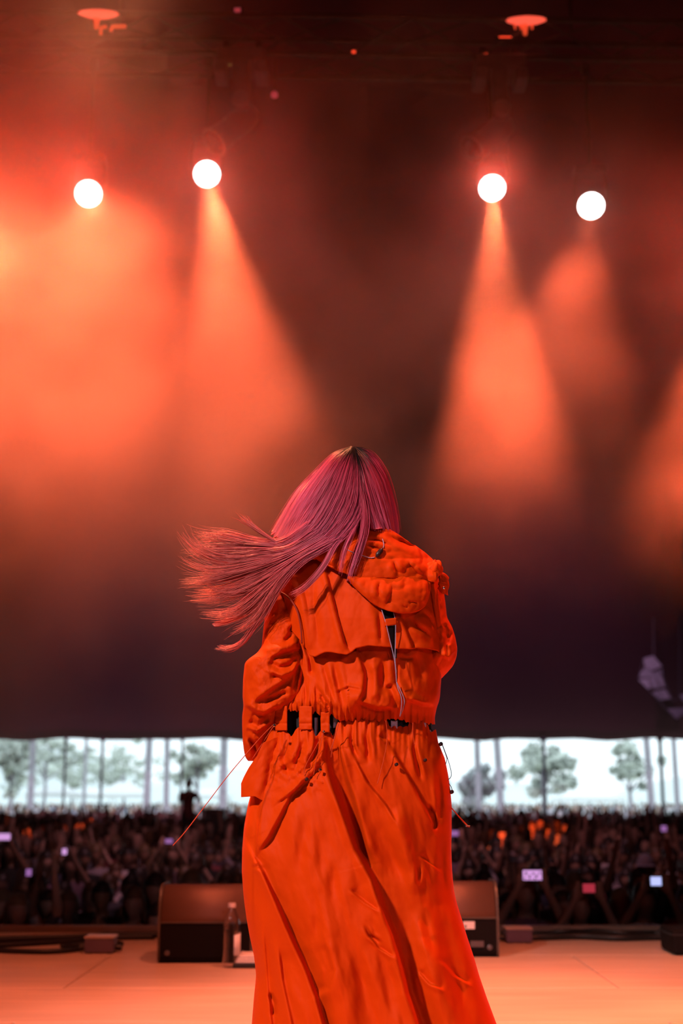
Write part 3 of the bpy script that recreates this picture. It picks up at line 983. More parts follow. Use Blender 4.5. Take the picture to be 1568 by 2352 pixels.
M['cheek'] = mat('painted_edge', (0.10, 0.075, 0.06), 0.45, vary=0.2)
M['paper'] = mat('white_paper', (0.85, 0.82, 0.84), 0.7)
wedge(360, 2213, 'black floor monitor with rounded grille left of the singer, behind the bottle', 'stage floor monitors')
w_ = 0.48
yr = stage_y(2199)
u_right = 1147 - w_ / (float(P(1147, 2199, yr)[0]) - float(P(1146, 2199, yr)[0]))
wedge(u_right, 2199, 'black floor monitor with bright orange-lit grille and white tag right of the singer', 'stage floor monitors', True)

# plastic bottle
glass_m = bpy.data.materials.new('clear_plastic'); glass_m.use_nodes = True
gn = glass_m.node_tree.nodes; gl = glass_m.node_tree.links; gn.clear()
g_out = gn.new('ShaderNodeOutputMaterial'); g_mix = gn.new('ShaderNodeMixShader'); g_tr = gn.new('ShaderNodeBsdfTransparent'); g_gl = gn.new('ShaderNodeBsdfGlossy')
g_fr = gn.new('ShaderNodeLayerWeight'); g_fr.inputs['Blend'].default_value = .45
g_tr.inputs['Color'].default_value = (.90, .86, .88, 1); g_gl.inputs['Color'].default_value = (.9, .85, .88, 1); g_gl.inputs['Roughness'].default_value = .12
gl.new(g_fr.outputs['Facing'], g_mix.inputs['Fac']); gl.new(g_tr.outputs[0], g_mix.inputs[1]); gl.new(g_gl.outputs[0], g_mix.inputs[2]); gl.new(g_mix.outputs[0], g_out.inputs['Surface'])
yb = stage_y(2222)
bp_ = pv(530, 2222, yb)
br = empty('water_bottle', (bp_.x, yb, 0))
R = .044
prof = [(R * .80, 0.0), (R * .95, .006), (R, .02), (R * .96, .05), (R, .06), (R * .96, .08), (R, .09), (R * .97, .11), (R, .125), (R, .185), (R * .93, .21), (R * .78, .235), (R * .55, .258), (R * .38, .272), (R * .34, .29)]
mb = MB(); mb.lathe(prof, 28, Matrix.Translation((bp_.x, yb, .001))); mb.build('bottle_body', glass_m, br, smooth=True)
mb = MB(); mb.lathe([(R * .44, .283), (R * .44, .30), (R * .41, .303), (0.0, .303)], 20, Matrix.Translation((bp_.x, yb, .001))); mb.build('cap', mat('cap_plastic', (.75, .65, .68), .4), br, smooth=False)
lab_v = []; lab_f = []
for i, z in enumerate((.06, .155)):
    for k in range(9):
        t = -1.75 + k * 1.5 / 8 + .35
        lab_v.append((bp_.x + (R + .0012) * math.sin(t + 1.4 + .4), yb - (R + .0012) * math.cos(t + 1.4 + .4), z + (.012 * k / 8 if i else 0)))
for k in range(8): lab_f.append((k, k + 1, k + 10, k + 9))
mb = MB(); mb.add(lab_v, lab_f); lb = mb.build('bottle_label', M['paper'], br, smooth=True)
lb.modifiers.new('t', 'SOLIDIFY').thickness = .0006
tag(br, 'clear plastic water bottle with pale label standing in front of the left monitor', 'bottle')

# folded towel and dark pouch at the singer's feet
yt = stage_y(2224)
mb = MB()
pt = pv(583, 2224, yt)
tw = empty('folded_towel', (pt.x, yt, 0))
for k in range(3):
    mb = MB(); mb.box((pt.x + .004 * k, yt + .10, .028 + .012 * k), (.19 - .01 * k, .20 - .012 * k, .012)); mb.build('fold', mat('towel_%d' % k, (.8, .72, .7), .95, bump=.4, bscale=90), tw, bevel=.005)
mb = MB(); mb.box((pt.x - .004, yt + .10, .0115), (.20, .22, .021)); mb.build('backing_tray', M['black_rubber'], tw, bevel=.004)
tag(tw, 'small folded white towel on a dark tray between the bottle and the singer', 'towel')


def stage_box(u, v, w, h, d, label):
    Y = stage_y(v); x = pv(u, v, Y).x
    r = empty('junction_box', (x, Y, 0))
    m1 = M['box_grey']
    mb = MB(); mb.box((x, Y + d / 2, h / 2 + .004), (w, d, h)); mb.build('housing', m1, r, bevel=.006)
    mb = MB(); mb.box((x, Y + d / 2, h + .008), (w * 1.04, d * 1.04, .012)); mb.build('lid', M['box_lid'], r, bevel=.003)
    for k in (-1, 1):
        mb = MB(); mb.tube([(x + k * w / 2, Y + d * .5, h * .35), (x + k * (w / 2 + .035), Y + d * .5, h * .33)], .016, 10); mb.build('connector', M['black_rubber'], r)
        mb = MB(); mb.box((x + k * w * .35, Y + d / 2, .003), (.03, d * .8, .006)); mb.build('foot', M['black_rubber'], r)
    tag(r, label, 'box', 'small boxes near the stage edge')
    return x, Y


M['box_grey'] = mat('box_grey', (0.16, 0.12, 0.20), 0.5, vary=0.1)
M['box_lid'] = mat('box_lid', (0.6, 0.5, 0.45), 0.35, vary=0.1)  # paler than the housing: light on the top put into the colour
stage_box(226, 2191, .155, .075, .14, 'small grey junction box on the stage floor left of the left monitor')
yk = stage_y(2196); xk = pv(1549, 2196, yk).x
kc = empty('stage_case', (xk + .2, yk, 0))
mb = MB(); mb.box((xk + .2, yk + .16, .068), (.40, .30, .124)); mb.build('body', M['speaker_box'], kc, bevel=.012)
mb = MB(); mb.box((xk + .2, yk + .16, .105), (.406, .306, .010)); mb.build('lid_rim', M['black_metal'], kc)
for k in (-1, 1):
    mb = MB(); mb.box((xk + .2 + k * .12, yk + .004, .09), (.04, .012, .03)); mb.build('latch', M['black_metal'], kc)
    mb = MB(); mb.box((xk + .2 + k * .15, yk + .16, .003), (.04, .26, .006)); mb.build('foot', M['black_rubber'], kc)
tag(kc, 'low black case on the stage floor cut off by the right edge of the picture', 'case')
stage_box(1193, 2167, .150, .072, .14, 'small grey junction box on the stage floor right of the right monitor')


def cable(px, rad, label, name='cable', m=None):
    pts = [Vector((pv(u, v, stage_y(v)).x, stage_y(v), rad * 1.02 + dz)) for u, v, dz in px]
    out = []
    n = len(pts)
    for i in range(n - 1):
        p0, p1, p2, p3 = pts[max(i - 1, 0)], pts[i], pts[i + 1], pts[min(i + 2, n - 1)]
        for k in range(8):
            t = k / 8
            out.append(0.5 * ((2 * p1) + (p2 - p0) * t + (2 * p0 - 5 * p1 + 4 * p2 - p3) * t * t + (3 * p1 - p0 - 3 * p2 + p3) * t ** 3))
    out.append(pts[-1])
    mb = MB(); mb.tube(out, rad, 8)
    o = mb.build(name, m or M['black_rubber'], smooth=True, loc=tuple(out[0]))
    return tag(o, label, 'cable', 'cables on the stage floor')


cable([(-60, 2186, 0), (40, 2191, 0), (110, 2192, 0), (165, 2188, 0), (205, 2180, 0)], .014, 'black cable curving along the floor to the left junction box')
cable([(-60, 2180, 0), (60, 2174, 0), (150, 2168, 0), (200, 2164, 0), (240, 2160, 0), (355, 2158, 0)], .014, 'black cable running behind the left junction box')
cable([(-60, 2168, 0), (60, 2163, 0), (160, 2160, 0), (300, 2155, 0), (420, 2155, 0)], .018, 'thick black cable lying along the left stage edge')
cable([(140, 2178, 0), (190, 2174, 0), (262, 2176, 0), (280, 2172, 0), (262, 2168, 0)], .011, 'short black cable loop at the left junction box')
cable([(1150, 2158, 0), (1240, 2160, 0), (1330, 2158, 0), (1420, 2162, 0), (1500, 2160, 0), (1600, 2161, 0)], .018, 'thick black cable along the right stage edge nearest the boards')
cable([(1150, 2150, 0), (1230, 2153, 0), (1300, 2157, .03), (1380, 2150, 0), (1460, 2148, 0), (1600, 2152, 0)], .015, 'black cable crossing over another along the right stage edge')
cable([(1226, 2148, 0), (1300, 2147, 0), (1370, 2155, .03), (1450, 2158, .02), (1520, 2146, 0), (1600, 2144, 0)], .013, 'thin black cable weaving along the right stage edge')
cable([(1100, 2152, 0), (1146, 2156, 0), (1172, 2164, 0), (1180, 2162, 0)], .010, 'short cable between the right monitor and the right junction box')

# ------------------------------------------------------------------ truss and lamps
TY = 9.5
tl = pv(-420, 113, 9.45); tr_ = pv(1990, 139, 9.66)
zlow = (tl.z + tr_.z) / 2
A0 = Vector((tl.x, tl.y, zlow)); A1 = Vector((tr_.x, tr_.y, zlow))
dirx = (A1 - A0).normalized()
diry = Vector((-dirx.y, dirx.x, 0))
TR = empty('lighting_truss', tuple((A0 + A1) / 2))
S = .345
ch = {}
for a in (0, 1):
    for b in (0, 1):
        o_ = diry * (S * a) + Vector((0, 0, S * b)); ch[(a, b)] = o_
        mb = MB(); mb.tube([A0 + o_, A1 + o_], .024, 8); mb.build('chord', M['truss_metal'], TR, smooth=True)
L_ = (A1 - A0).length
nbay = int(L_ / .52)
for k in range(nbay):
    s0 = A0 + dirx * (L_ * k / nbay); s1 = A0 + dirx * (L_ * (k + 1) / nbay)
    for (p, q) in (((0, 0), (0, 1)), ((1, 0), (1, 1)), ((0, 0), (1, 0)), ((0, 1), (1, 1))):
        if k % 2: p, q = q, p
        mb = MB(); mb.tube([s0 + ch[p], s1 + ch[q]], .011, 5); mb.build('brace', M['truss_metal'], TR)
for s in (.28, .72):
    q = A0 + dirx * (L_ * s) + diry * (S / 2)
    mb = MB(); mb.tube([q + Vector((0, 0, S)), q + Vector((0, 0, 4.4))], .012, 6); mb.build('hoist_chain', M['truss_metal'], TR)
tag(TR, 'dark box truss spanning the top of the picture above the stage', 'truss')


def frame_of(z):
    z = z.normalized(); x = Vector((0, 0, 1)).cross(z)
    if x.length < 1e-4: x = Vector((1, 0, 0))
    x.normalize(); y = z.cross(x)
    return Matrix((x, y, z)).transposed()


def T(loc, z):
    return Matrix.Translation(loc) @ frame_of(z).to_4x4()


ORANGE = (1.0, 0.125, 0.045)


def wash_lamp(u, v, Y, target, watts, angle, label, lit=True, blend=0.7, spill=0):
    c = pv(u, v, Y); aim = Vector(target) - c; aim.normalize()
    face = (Vector((0, 0, CAM_Z)) - c).normalized()
    ax = (aim * .35 + face * .65).normalized()
    r = .1035
    root = empty('wash_light', tuple(c))
    Mx = T(c, ax)
    mb = MB()
    n = 120; vv = [Mx @ Vector((0, 0, .004))]
    for k in range(n):
        t = 2 * math.pi * k / n
        q = r * (1 + .012 * math.cos(20 * t))
        vv.append(Mx @ Vector((q * math.cos(t), q * math.sin(t), 0)))
    mb.add(vv, [(0, 1 + k, 1 + (k + 1) % n) for k in range(n)])
    mb.build('lens', M['lamp_white'], root)
    mb = MB(); mb.lathe([(r * 1.03, .012), (r * 1.09, .010), (r * 1.12, -.05), (r * 1.05, -.14), (r * .7, -.20), (.02, -.22)], 32, Mx, open_start=True); mb.build('housing', M['black_metal'], root, smooth=True)
    side = Mx.to_3x3() @ Vector((1, 0, 0))
    top = c - ax * .09 + Vector((0, 0, .26))
    for s in (-1, 1):
        mb = MB(); p0 = c - ax * .09 + side * (s * r * 1.2); p1 = top + side * (s * r * 1.2) * .9
        mb.tube([p0, p0 * .5 + p1 * .5 + side * s * .01, p1], .018, 8); mb.build('yoke_arm', M['black_metal'], root)
    mb = MB(); mb.box(tuple(top + Vector((0, 0, .03))), (.26, .16, .07)); mb.build('base', M['black_metal'], root, bevel=.01)
    mb = MB(); mb.tube([top + Vector((0, 0, .06)), Vector((top.x, top.y, zlow + .02))], .016, 8); mb.build('drop_pipe', M['black_metal'], root)
    mb = MB(); mb.box((top.x, top.y, zlow + .0), (.06, .06, .09)); mb.build('clamp', M['black_metal'], root)
    if lit:
        s = spot('beam', tuple(c + ax * .03), target, watts, ORANGE, angle, blend, .06)
        attach(s, root)
        if spill:
            attach(spot('spill', tuple(c + ax * .05), tuple(c + Vector((0, -1, .05))), spill, (1.0, .055, .015), 150, 1.0, .06), root)  # added wide red spot tinting the smoke around the lamp
    tag(root, label, 'stage light', 'glowing wash lights over the stage')
    return root


wash_lamp(203, 445, 9.62, (-0.42, 3.5, 1.3), 1050, 20, 'blazing round wash light second from the left, low beside the left edge', spill=90, blend=1.0)
wash_lamp(475, 400, 9.62, (0.05, 5.2, 0.0), 3300, 17, 'blazing round wash light left of centre, highest of the row', spill=45)
wash_lamp(1130, 432, 9.66, (0.75, 5.6, 0.0), 4200, 17, 'blazing round wash light right of centre under the right moving head', spill=45)
wash_lamp(1357, 473, 9.70, (0.3, 3.4, 0.4), 500, 13, 'blazing round wash light at the right end of the row, lowest')
wash_lamp(-75, 520, 9.6, (-0.7, 3.7, 1.2), 1350, 30, 'wash light just beyond the left edge of the picture', spill=140, blend=1.0)
wash_lamp(1690, 560, 9.75, (1.9, 4.6, 0.4), 4200, 26, 'wash light just beyond the right edge of the picture', spill=150)


def moving_head(u, v_top, v_yoke, uh, vh, ur, vr, Y, label, display=False):
    top = pv(u, v_top, Y); yk = pv(u, v_yoke, Y); hd = pv(uh, vh, Y - .05); ln = pv(ur, vr, Y - .12)
    root = empty('moving_head_light', tuple(top))
    mb = MB(); mb.box((top.x, Y, top.z + .02), (.40, .30, .12)); mb.build('base', M['fixture_plastic'], root, bevel=.015)
    for k in (-1, 1):
        mb = MB(); mb.box((top.x + k * .165, Y - .02, top.z - .085), (.10, .24, .10)); mb.build('carry_handle', M['fixture_grey'], root, bevel=.012)
        mb = MB(); mb.box((top.x + k * .13, Y, top.z + .13), (.05, .06, .14)); mb.build('clamp', M['black_metal'], root)
    for k in (-1, 1):
        mb = MB()
        mb.box((yk.x, Y + k * .15, (top.z + yk.z) / 2 - .03), (.128, .05, top.z - yk.z - .01)); mb.build('yoke_arm', M['fixture_plastic'], root, bevel=.012)
        mb = MB(); mb.lathe([(.07, 0), (.07, .03), (.055, .045)], 20, Matrix.Translation((yk.x, Y + k * .175, yk.z + .05)) @ Matrix.Rotation(-k * math.pi / 2, 4, 'X')); mb.build('pivot_cap', M['fixture_grey'], root)
    mb = MB(); mb.box((yk.x, Y, top.z - .05), (.128, .32, .05)); mb.build('yoke_bridge', M['fixture_plastic'], root, bevel=.01)
    ax = (ln - pv(u + 15, v_yoke + 5, Y)).normalized()
    Mx = T(pv(u, v_yoke + 8, Y), ax); Lh = (ln - pv(u, v_yoke + 8, Y)).length
    mb = MB(); mb.lathe([(.03, -.13), (.09, -.11), (.105, -.02), (.105, Lh * .35), (.092, Lh * .4), (.11, Lh * .75), (.118, Lh)], 28, Mx); mb.build('head', M['fixture_plastic'], root, smooth=True)
    mb = MB(); mb.lathe([(.119, Lh - .012), (.126, Lh), (.119, Lh + .014), (.105, Lh + .006)], 28, Mx, open_start=True); mb.build('lens_ring', M['grey_metal'], root, smooth=True)
    mb = MB(); mb.lathe([(.104, Lh + .004), (.07, Lh + .014), (0.0, Lh + .018)], 24, Mx); mb.build('lens', mat('dark_lens', (.02, .01, .02), .05), root, smooth=True)
    if display:
        q = pv(1138, 168, Y - .16)
        mb = MB(); mb.box(tuple(q), (.062, .006, .026)); mb.build('display', M['lamp_blue'], root)
    else:
        q = pv(528, 149, Y - .16)
        mb = MB(); mb.box(tuple(q), (.018, .006, .010)); mb.build('display', mat('amber_led', (.3, .2, .05), .4, emit=(.5, .3, .05), estr=.35), root)
    tag(root, label, 'stage light', 'moving heads on the truss')
    return root


moving_head(556, 150, 268, 520, 305, 500, 330, 9.62, 'unlit moving head lamp hanging from the truss left of centre')
moving_head(1146, 165, 290, 1112, 318, 1092, 345, 9.66, 'unlit moving head lamp with small blue display right of centre')


def red_dish(u, v, Y, wpx, label, flip):
    c = pv(u, v, Y)
    k = .5 * wpx / 3000 * (Y / .9)
    root = empty('dish_lamp', tuple(c))
    mb = MB(); mb.lathe([(.012, .028), (k * .5, .026), (k * .95, .012), (k, .004), (k * .96, -.002), (k * .6, -.022), (.02, -.032)], 36, Matrix.Translation(c) @ Matrix.Rotation(math.radians(23), 4, 'X')); mb.build('dish', M['lamp_pink'], root, smooth=True)
    mb = MB(); mb.tube([c + Vector((-.012, 0, -.03)), c + Vector((-.012, 0, -.125))], [.028, .016], 10); mb.build('stem', M['red_paint'], root)
    if not flip:
        mb = MB(); mb.tube([c + Vector((.03, -.02, -.19)), c + Vector((.03, -.02, -.13)), c + Vector((.075, -.02, -.125))], .014, 8); mb.build('hook', M['red_paint'], root)
        mb = MB(); mb.tube([c + Vector((.11, -.02, -.16)), c + Vector((.12, -.02, -.125)), c + Vector((.23, -.02, -.12))], .015, 8); mb.build('bracket', M['red_paint'], root)
    else:
        for d in (-.10, -.05, .05):
            mb = MB(); mb.tube([c + Vector((d, 0, -.02)), c + Vector((d * .9, 0, -.075))], .008, 6); mb.build('pin', M['red_paint'], root)
    tag(root, label, 'lamp', 'red dish lamps on the truss')
    return root


M['red_paint'] = mat('red_bracket', (.8, .10, .06), .4, emit=(1.0, .10, .03), estr=.55)  # red light on stems and brackets put in as colour and glow
red_dish(226, 33, 9.47, 94, 'glowing red dish lamp on the truss at upper left', False)
red_dish(1208, 48, 9.55, 92, 'glowing red dish lamp on the truss at upper right', True)


def led(u, v, Y, w, h, label, m='lamp_red', rnd=False):
    c = pv(u, v, Y); root = empty('indicator_lamp', tuple(c))
    if rnd:
        mb = MB(); mb.lathe([(w, .0), (w * .8, .012), (0.0, .016)], 16, T(c, Vector((0, -1, -.3)))); mb.build('lens', M[m], root, smooth=True)
    else:
        mb = MB(); mb.box(tuple(c), (w, .01, h)); mb.build('lens', M[m], root, bevel=.003)
    mb = MB(); mb.box((c.x, c.y + .035, c.z), (w * 1.5 + .01, .055, h * 1.3 + .01)); mb.build('housing', M['black_metal'], root)
    mb = MB(); mb.tube([(c.x, c.y + .04, c.z), (c.x, c.y + .04, max(zlow, c.z + .03))], .006, 6); mb.build('bracket', M['black_metal'], root)
    tag(root, label, 'lamp', 'small red indicator lamps on the truss')


led(812, 119, 9.5, .030, .022, 'tiny red indicator lamp on the truss at top centre')
led(1116, 129, 9.52, .032, .05, 'tiny red indicator lamp on the truss above the right moving head')
led(630, 218, 9.6, .030, .03, 'dim round red lamp right of the left moving head', 'lamp_dim', True) if 'lamp_dim' in M else None
led(1160, 85, 9.55, .10, .010, 'thin red light strip on the truss below the right dish lamp')
led(545, 23, 9.5, .05, .035, 'dim pink lamp on the truss above the left moving head', 'lamp_dim') if 'lamp_dim' in M else None

# ------------------------------------------------------------------ the singer, seen from behind
SY = 3.42                       # depth of the singer's axis
base_px = P(815, 2545, SY)
SX = float(base_px[0])


def fabric(name, color, rough=.62, sheen=.0, bump=.05, bscale=500, spec=.10):
    m = mat(name, color, rough, spec=spec, sheen=sheen)
    return m


M['coat'] = fabric('orange_nylon', (0.84, 0.060, 0.0006))
M['coat_lining'] = mat('black_lining', (.012, .010, .012), .7)  # black standing in for the darkness inside the coat openings
M['zip_tape'] = mat('lavender_tape', (.50, .36, .52), .5)
M['undershirt'] = mat('undershirt', (.62, .50, .66), .8)
M['cord'] = mat('orange_cord', (.80, .07, .01), .6)
M['cord_dark'] = mat('dark_cord', (.03, .01, .015), .5)
M['toggle'] = mat('toggle', (.05, .02, .02), .35)

# body inside the clothes: facing the audience, so turned half round
singer_mats = [mat('singer_skin', (.62, .42, .34), .5), M['undershirt'], mat('black_leggings', (.015, .013, .016), .8)]
ARMS = {1: ((.215, .05, 1.11), (.262, -.01, .95), (-.35, -.9, -.2), (0, 0, 1)), -1: ((-.195, .02, 1.21), (-.10, -.22, 1.26), (.4, -.8, .4), (0, 1, 0))}
sb = body_mesh('singer_body', ARMS, .014, yaw=-.5, tilt=.15, female=True, sleeves=.5, curl=.7, mats=singer_mats)
singer = link(bpy.data.objects.new('person', sb))
singer.location = (SX, SY + .03, 0.0)
singer.rotation_euler = (0, 0, math.pi)
tag(singer, 'performer with long pink hair in an orange-red hooded coat and skirt, seen from behind', 'person')

# ---- fold strokes: polylines in the plane of the garment, each with a width and a depth in metres
PX = SY / F_PX * 1.0


def interp(x, tab):
    t = np.array(tab, float)
    return np.interp(x, t[:, 0], t[:, 1])


def stroke(u, v, pts, w, amp, kind='g', w2=None):
    """relief (positive = toward the camera) of one fold"""
    pts = np.array(pts, float)
    out = np.zeros_like(u)
    m3 = 4.5 * max(w, w2 or w)
    sel = (u > pts[:, 0].min() - m3) & (u < pts[:, 0].max() + m3) & (v > pts[:, 1].min() - m3) & (v < pts[:, 1].max() + m3)
    if not sel.any(): return out
    U = u[sel]; Vv = v[sel]
    seg = np.diff(pts, axis=0); ln = np.hypot(seg[:, 0], seg[:, 1]); cum = np.concatenate([[0], np.cumsum(ln)]); tot = cum[-1]
    best = np.full(U.shape, 1e9); sg = np.zeros_like(U); tt = np.zeros_like(U)
    for i in range(len(seg)):
        dx, dy = seg[i] / max(ln[i], 1e-6)
        rx, ry = U - pts[i, 0], Vv - pts[i, 1]
        a = np.clip(rx * dx + ry * dy, 0, ln[i])
        ex, ey = rx - a * dx, ry - a * dy
        d = np.hypot(ex, ey)
        k = d < best
        best[k] = d[k]; sg[k] = np.sign(dx * ry - dy * rx)[k]; tt[k] = ((cum[i] + a) / tot)[k]
    tp = .38 if kind == 'f' else .16
    env = np.clip(tt / tp, 0, 1) * np.clip((1 - tt) / tp, 0, 1); env = env * env * (3 - 2 * env)
    env = env if kind == 'f' else .15 + .85 * env
    env *= np.where((tt <= 0) | (tt >= 1), np.exp(-(best / w) ** 2), 1)
    if kind == 'g':
        f = -amp * np.exp(-(best / w) ** 2)
    elif kind == 'r':
        f = amp * np.exp(-(best / w) ** 2)
    elif kind == 'f':       # groove with soft rolls on both sides
        f = -amp * np.exp(-(best / w) ** 2) + .5 * amp * np.exp(-((best - 2.0 * w) / (1.3 * w)) ** 2)
    else:                   # overlap: 's+' / 's-' drops sharply on one side of the line, rolls softly on the other
        s = best * sg * (1 if kind == 's+' else -1)
        ww = w2 or w * 2.2
        low = 1 / (1 + np.exp(-s / (.18 * w + .4)))
        f = -amp * low * np.exp(-np.maximum(s, 0) / ww) + .55 * amp * (1 - low) * np.exp(-(s / (1.6 * w)) ** 2)
    out[sel] = f * env
    return out


def strokes(u, v, lst):
    d = np.zeros_like(u)
    for s in lst:
        d = d + stroke(u, v, *s)
    return d


_ng = [np.random.default_rng(k).normal(size=(64, 64)) for k in range(6)]


def noise2(x, y, k=0):
    g = _ng[k % 6]
    xi = np.floor(x).astype(int); yi = np.floor(y).astype(int)
    fx = x - xi; fy = y - yi
    fx = fx * fx * (3 - 2 * fx); fy = fy * fy * (3 - 2 * fy)
    a = g[xi % 64, yi % 64]; b = g[(xi + 1) % 64, yi % 64]; c = g[xi % 64, (yi + 1) % 64]; d = g[(xi + 1) % 64, (yi + 1) % 64]
    return (a * (1 - fx) + b * fx) * (1 - fy) + (c * (1 - fx) + d * fx) * fy


def wrinkle(u, v, amp, su=26., sv=60., k=0, rot=0.0):
    c, s = math.cos(rot), math.sin(rot)
    a = (u * c + v * s); b = (-u * s + v * c)
    return amp * (noise2(a / su + 7, b / sv + 3, k) + .45 * noise2(a / su * 2.1, b / sv * 2.1, k + 1) + .2 * noise2(a / su * 4.3, b / sv * 4.1, k + 2))


def garment_tube(name, rows, nphi_front, nphi_back, relief, vmap=None, mats=None, parent=None, dv=2.6, back_ripple=.012, power=.85):
    """closed tube: rows = (v, left, right, depth of axis, half depth)"""
    T_ = np.array(rows, float)
    v0, v1 = T_[0, 0], T_[-1, 0]
    nr = int((v1 - v0) / dv) + 1
    vv = np.linspace(v0, v1, nr)
    Lx, Rx, Yc, Bd = (np.interp(vv, T_[:, 0], T_[:, k]) for k in (1, 2, 3, 4))
    for arr in (Lx, Rx, Yc, Bd):        # soften corners of the traced outline
        k = np.ones(5) / 5
        arr[2:-2] = np.convolve(arr, k, 'valid')
    front = np.linspace(0, math.pi, nphi_front, endpoint=False)
    # more even columns across the visible side
    front = (front + (np.arccos(1 - 2 * np.linspace(0, 1, nphi_front, endpoint=False)))) / 2
    back = np.linspace(math.pi, 2 * math.pi, nphi_back, endpoint=False)
    phi = np.concatenate([front, back])
    cs, sn = np.cos(phi), np.sin(phi)
    sn = np.sign(sn) * np.abs(sn) ** power
    U = (Lx + Rx)[:, None] / 2 - ((Rx - Lx) / 2)[:, None] * cs[None, :]
    Vg = np.repeat(vv[:, None], len(phi), 1)
    isf = (sn > 0)[None, :].repeat(nr, 0)
    Yb = Yc[:, None] - Bd[:, None] * sn[None, :]
    Uw, Vw = U.copy(), Vg.copy()
    if vmap is not None: Vw = vmap(U, Vg)
    D = relief(U, Vw)
    edge = np.clip(np.abs(sn), 0, 1)[None, :] ** .5
    Yb = Yb - np.where(isf, D * edge, -back_ripple * np.sin(phi * 17)[None, :] * np.clip((vv - v0) / (v1 - v0), .1, 1)[:, None] * edge)
    Pw = P(Uw, Vw, Yb)
    o = np_mesh(name, Pw.reshape(-1, 3), grid_faces(nr, len(phi), True), mats or M['coat'], parent)
    return o


def garment_sheet(name, u0, u1, vt, vb, depth, relief, parent, mats=None, du=2.6, dv=2.6, thick=.003, slant=None):
    """open panel: columns between u0 and u1, from vt(u) to vb(u), at depth(u, v, t) (t = 0 top .. 1 bottom)"""
    nu = max(6, int(abs(u1 - u0) / du)); 
    uu = np.linspace(u0, u1, nu)
    nv = max(6, int((np.max(vb(uu) - vt(uu))) / dv))
    t = np.linspace(0, 1, nv)
    U = np.repeat(uu[None, :], nv, 0)
    Vg = vt(uu)[None, :] + (vb(uu) - vt(uu))[None, :] * t[:, None]
    Tt = np.repeat(t[:, None], nu, 1)
    if slant is not None: U = slant(U, Vg, Tt)
    Yb = depth(U, Vg, Tt) - relief(U, Vg)
    o = np_mesh(name, P(U, Vg, Yb).reshape(-1, 3), grid_faces(nv, nu), mats or M['coat'], parent)
    if thick:
        s = o.modifiers.new('thick', 'SOLIDIFY'); s.thickness = thick; s.offset = -1
    return o


# ---- jacket body -----------------------------------------------------------------------------
TORSO = [(1226, 772, 900, SY + .00, .060), (1245, 735, 935, SY, .085), (1265, 700, 965, SY, .105), (1290, 668, 990, SY, .125), (1325, 645, 1006, SY, .140), (1360, 640, 1014, SY, .150),
         (1420, 655, 1017, SY, .158), (1490, 668, 1016, SY, .158), (1560, 668, 1013, SY, .160), (1600, 655, 1010, SY, .165), (1622, 640, 1003, SY, .165), (1640, 628, 998, SY, .150), (1656, 622, 999, SY, .138)]


def torso_y(u, v):
    T_ = np.array(TORSO)
    a, b, yc, bd = (np.interp(v, T_[:, 0], T_[:, k]) for k in (1, 2, 3, 4))
    q = np.clip((u - (a + b) / 2) / ((b - a) / 2), -1, 1)
    return yc - bd * np.sqrt(1 - q * q) ** .85


def gathers(u, v, v0, span, freq, amp, up=True, ph=0.0):
    w = np.clip(1 - np.abs(v - v0) / span, 0, 1) ** 1.4
    return amp * w * (np.sin(u * freq + ph + 2.2 * noise2(u / 40, v / 90, 2)) + .6 * np.sin(u * freq * 1.9 + 1.3))


JACKET_FOLDS = [
    ([(814, 1480), (830, 1520), (839, 1548), (835, 1586), (821, 1622)], 9, .014, 's-', 26),
    ([(761, 1500), (775, 1568), (793, 1645)], 7, .008, 'f'),
    ([(735, 1500), (752, 1560), (775, 1640)], 6, .007, 'f'),
    ([(880, 1500), (879, 1572), (890, 1612)], 8, .010, 'f'),
    ([(822, 1612), (867, 1628), (902, 1628)], 7, .022, 's+', 16),
    ([(890, 1570), (903, 1596), (909, 1628)], 8, .018, 'g'),
    ([(936, 1608), (972, 1619), (1000, 1621)], 7, .022, 's+', 16),
    ([(910, 1513), (911, 1568), (921, 1590), (928, 1607), (920, 1640)], 4, .008, 'g'),
    ([(916, 1540), (950, 1590), (990, 1612)], 8, .006, 'f'),
    ([(948, 1490), (962, 1530), (972, 1575)], 8, .008, 'f'),
    ([(770, 1590), (800, 1577), (832, 1583)], 4, .006, 's+', 10),
    ([(857, 1520), (862, 1570), (858, 1610)], 10, .007, 'r'),
    ([(915, 1510), (935, 1513), (950, 1511)], 3.5, .004, 'g'),
    ([(700, 1478), (712, 1510), (716, 1552)], 6, .022, 'g'),
    ([(718, 1565), (745, 1610), (770, 1640)], 5, .010, 'f'),
    ([(700, 1560), (702, 1600), (698, 1632)], 4, .008, 'f'),
    ([(722, 1575), (728, 1605), (735, 1635)], 3.5, .008, 'f'),
    ([(683, 1560), (675, 1600), (672, 1632)], 4, .008, 'f'),
    ([(990, 1500), (998, 1560), (996, 1605)], 6, .007, 'f'),
]


def jacket_relief(u, v):
    d = 1.15 * strokes(u, v, JACKET_FOLDS)
    d += gathers(u, v, 1652, 45, .42, .0032) * (u > 690)
    d += gathers(u, v, 1640, 95, .55, .0030) * (u <= 760)
    d += wrinkle(u, v, .0030, 30, 60, 0, .15) + wrinkle(u, v, .0005, 11, 16, 3)
    d += .016 * np.exp(-((v - 1600) / 26) ** 2) * (u > 800)          # blouson overhang
    return d


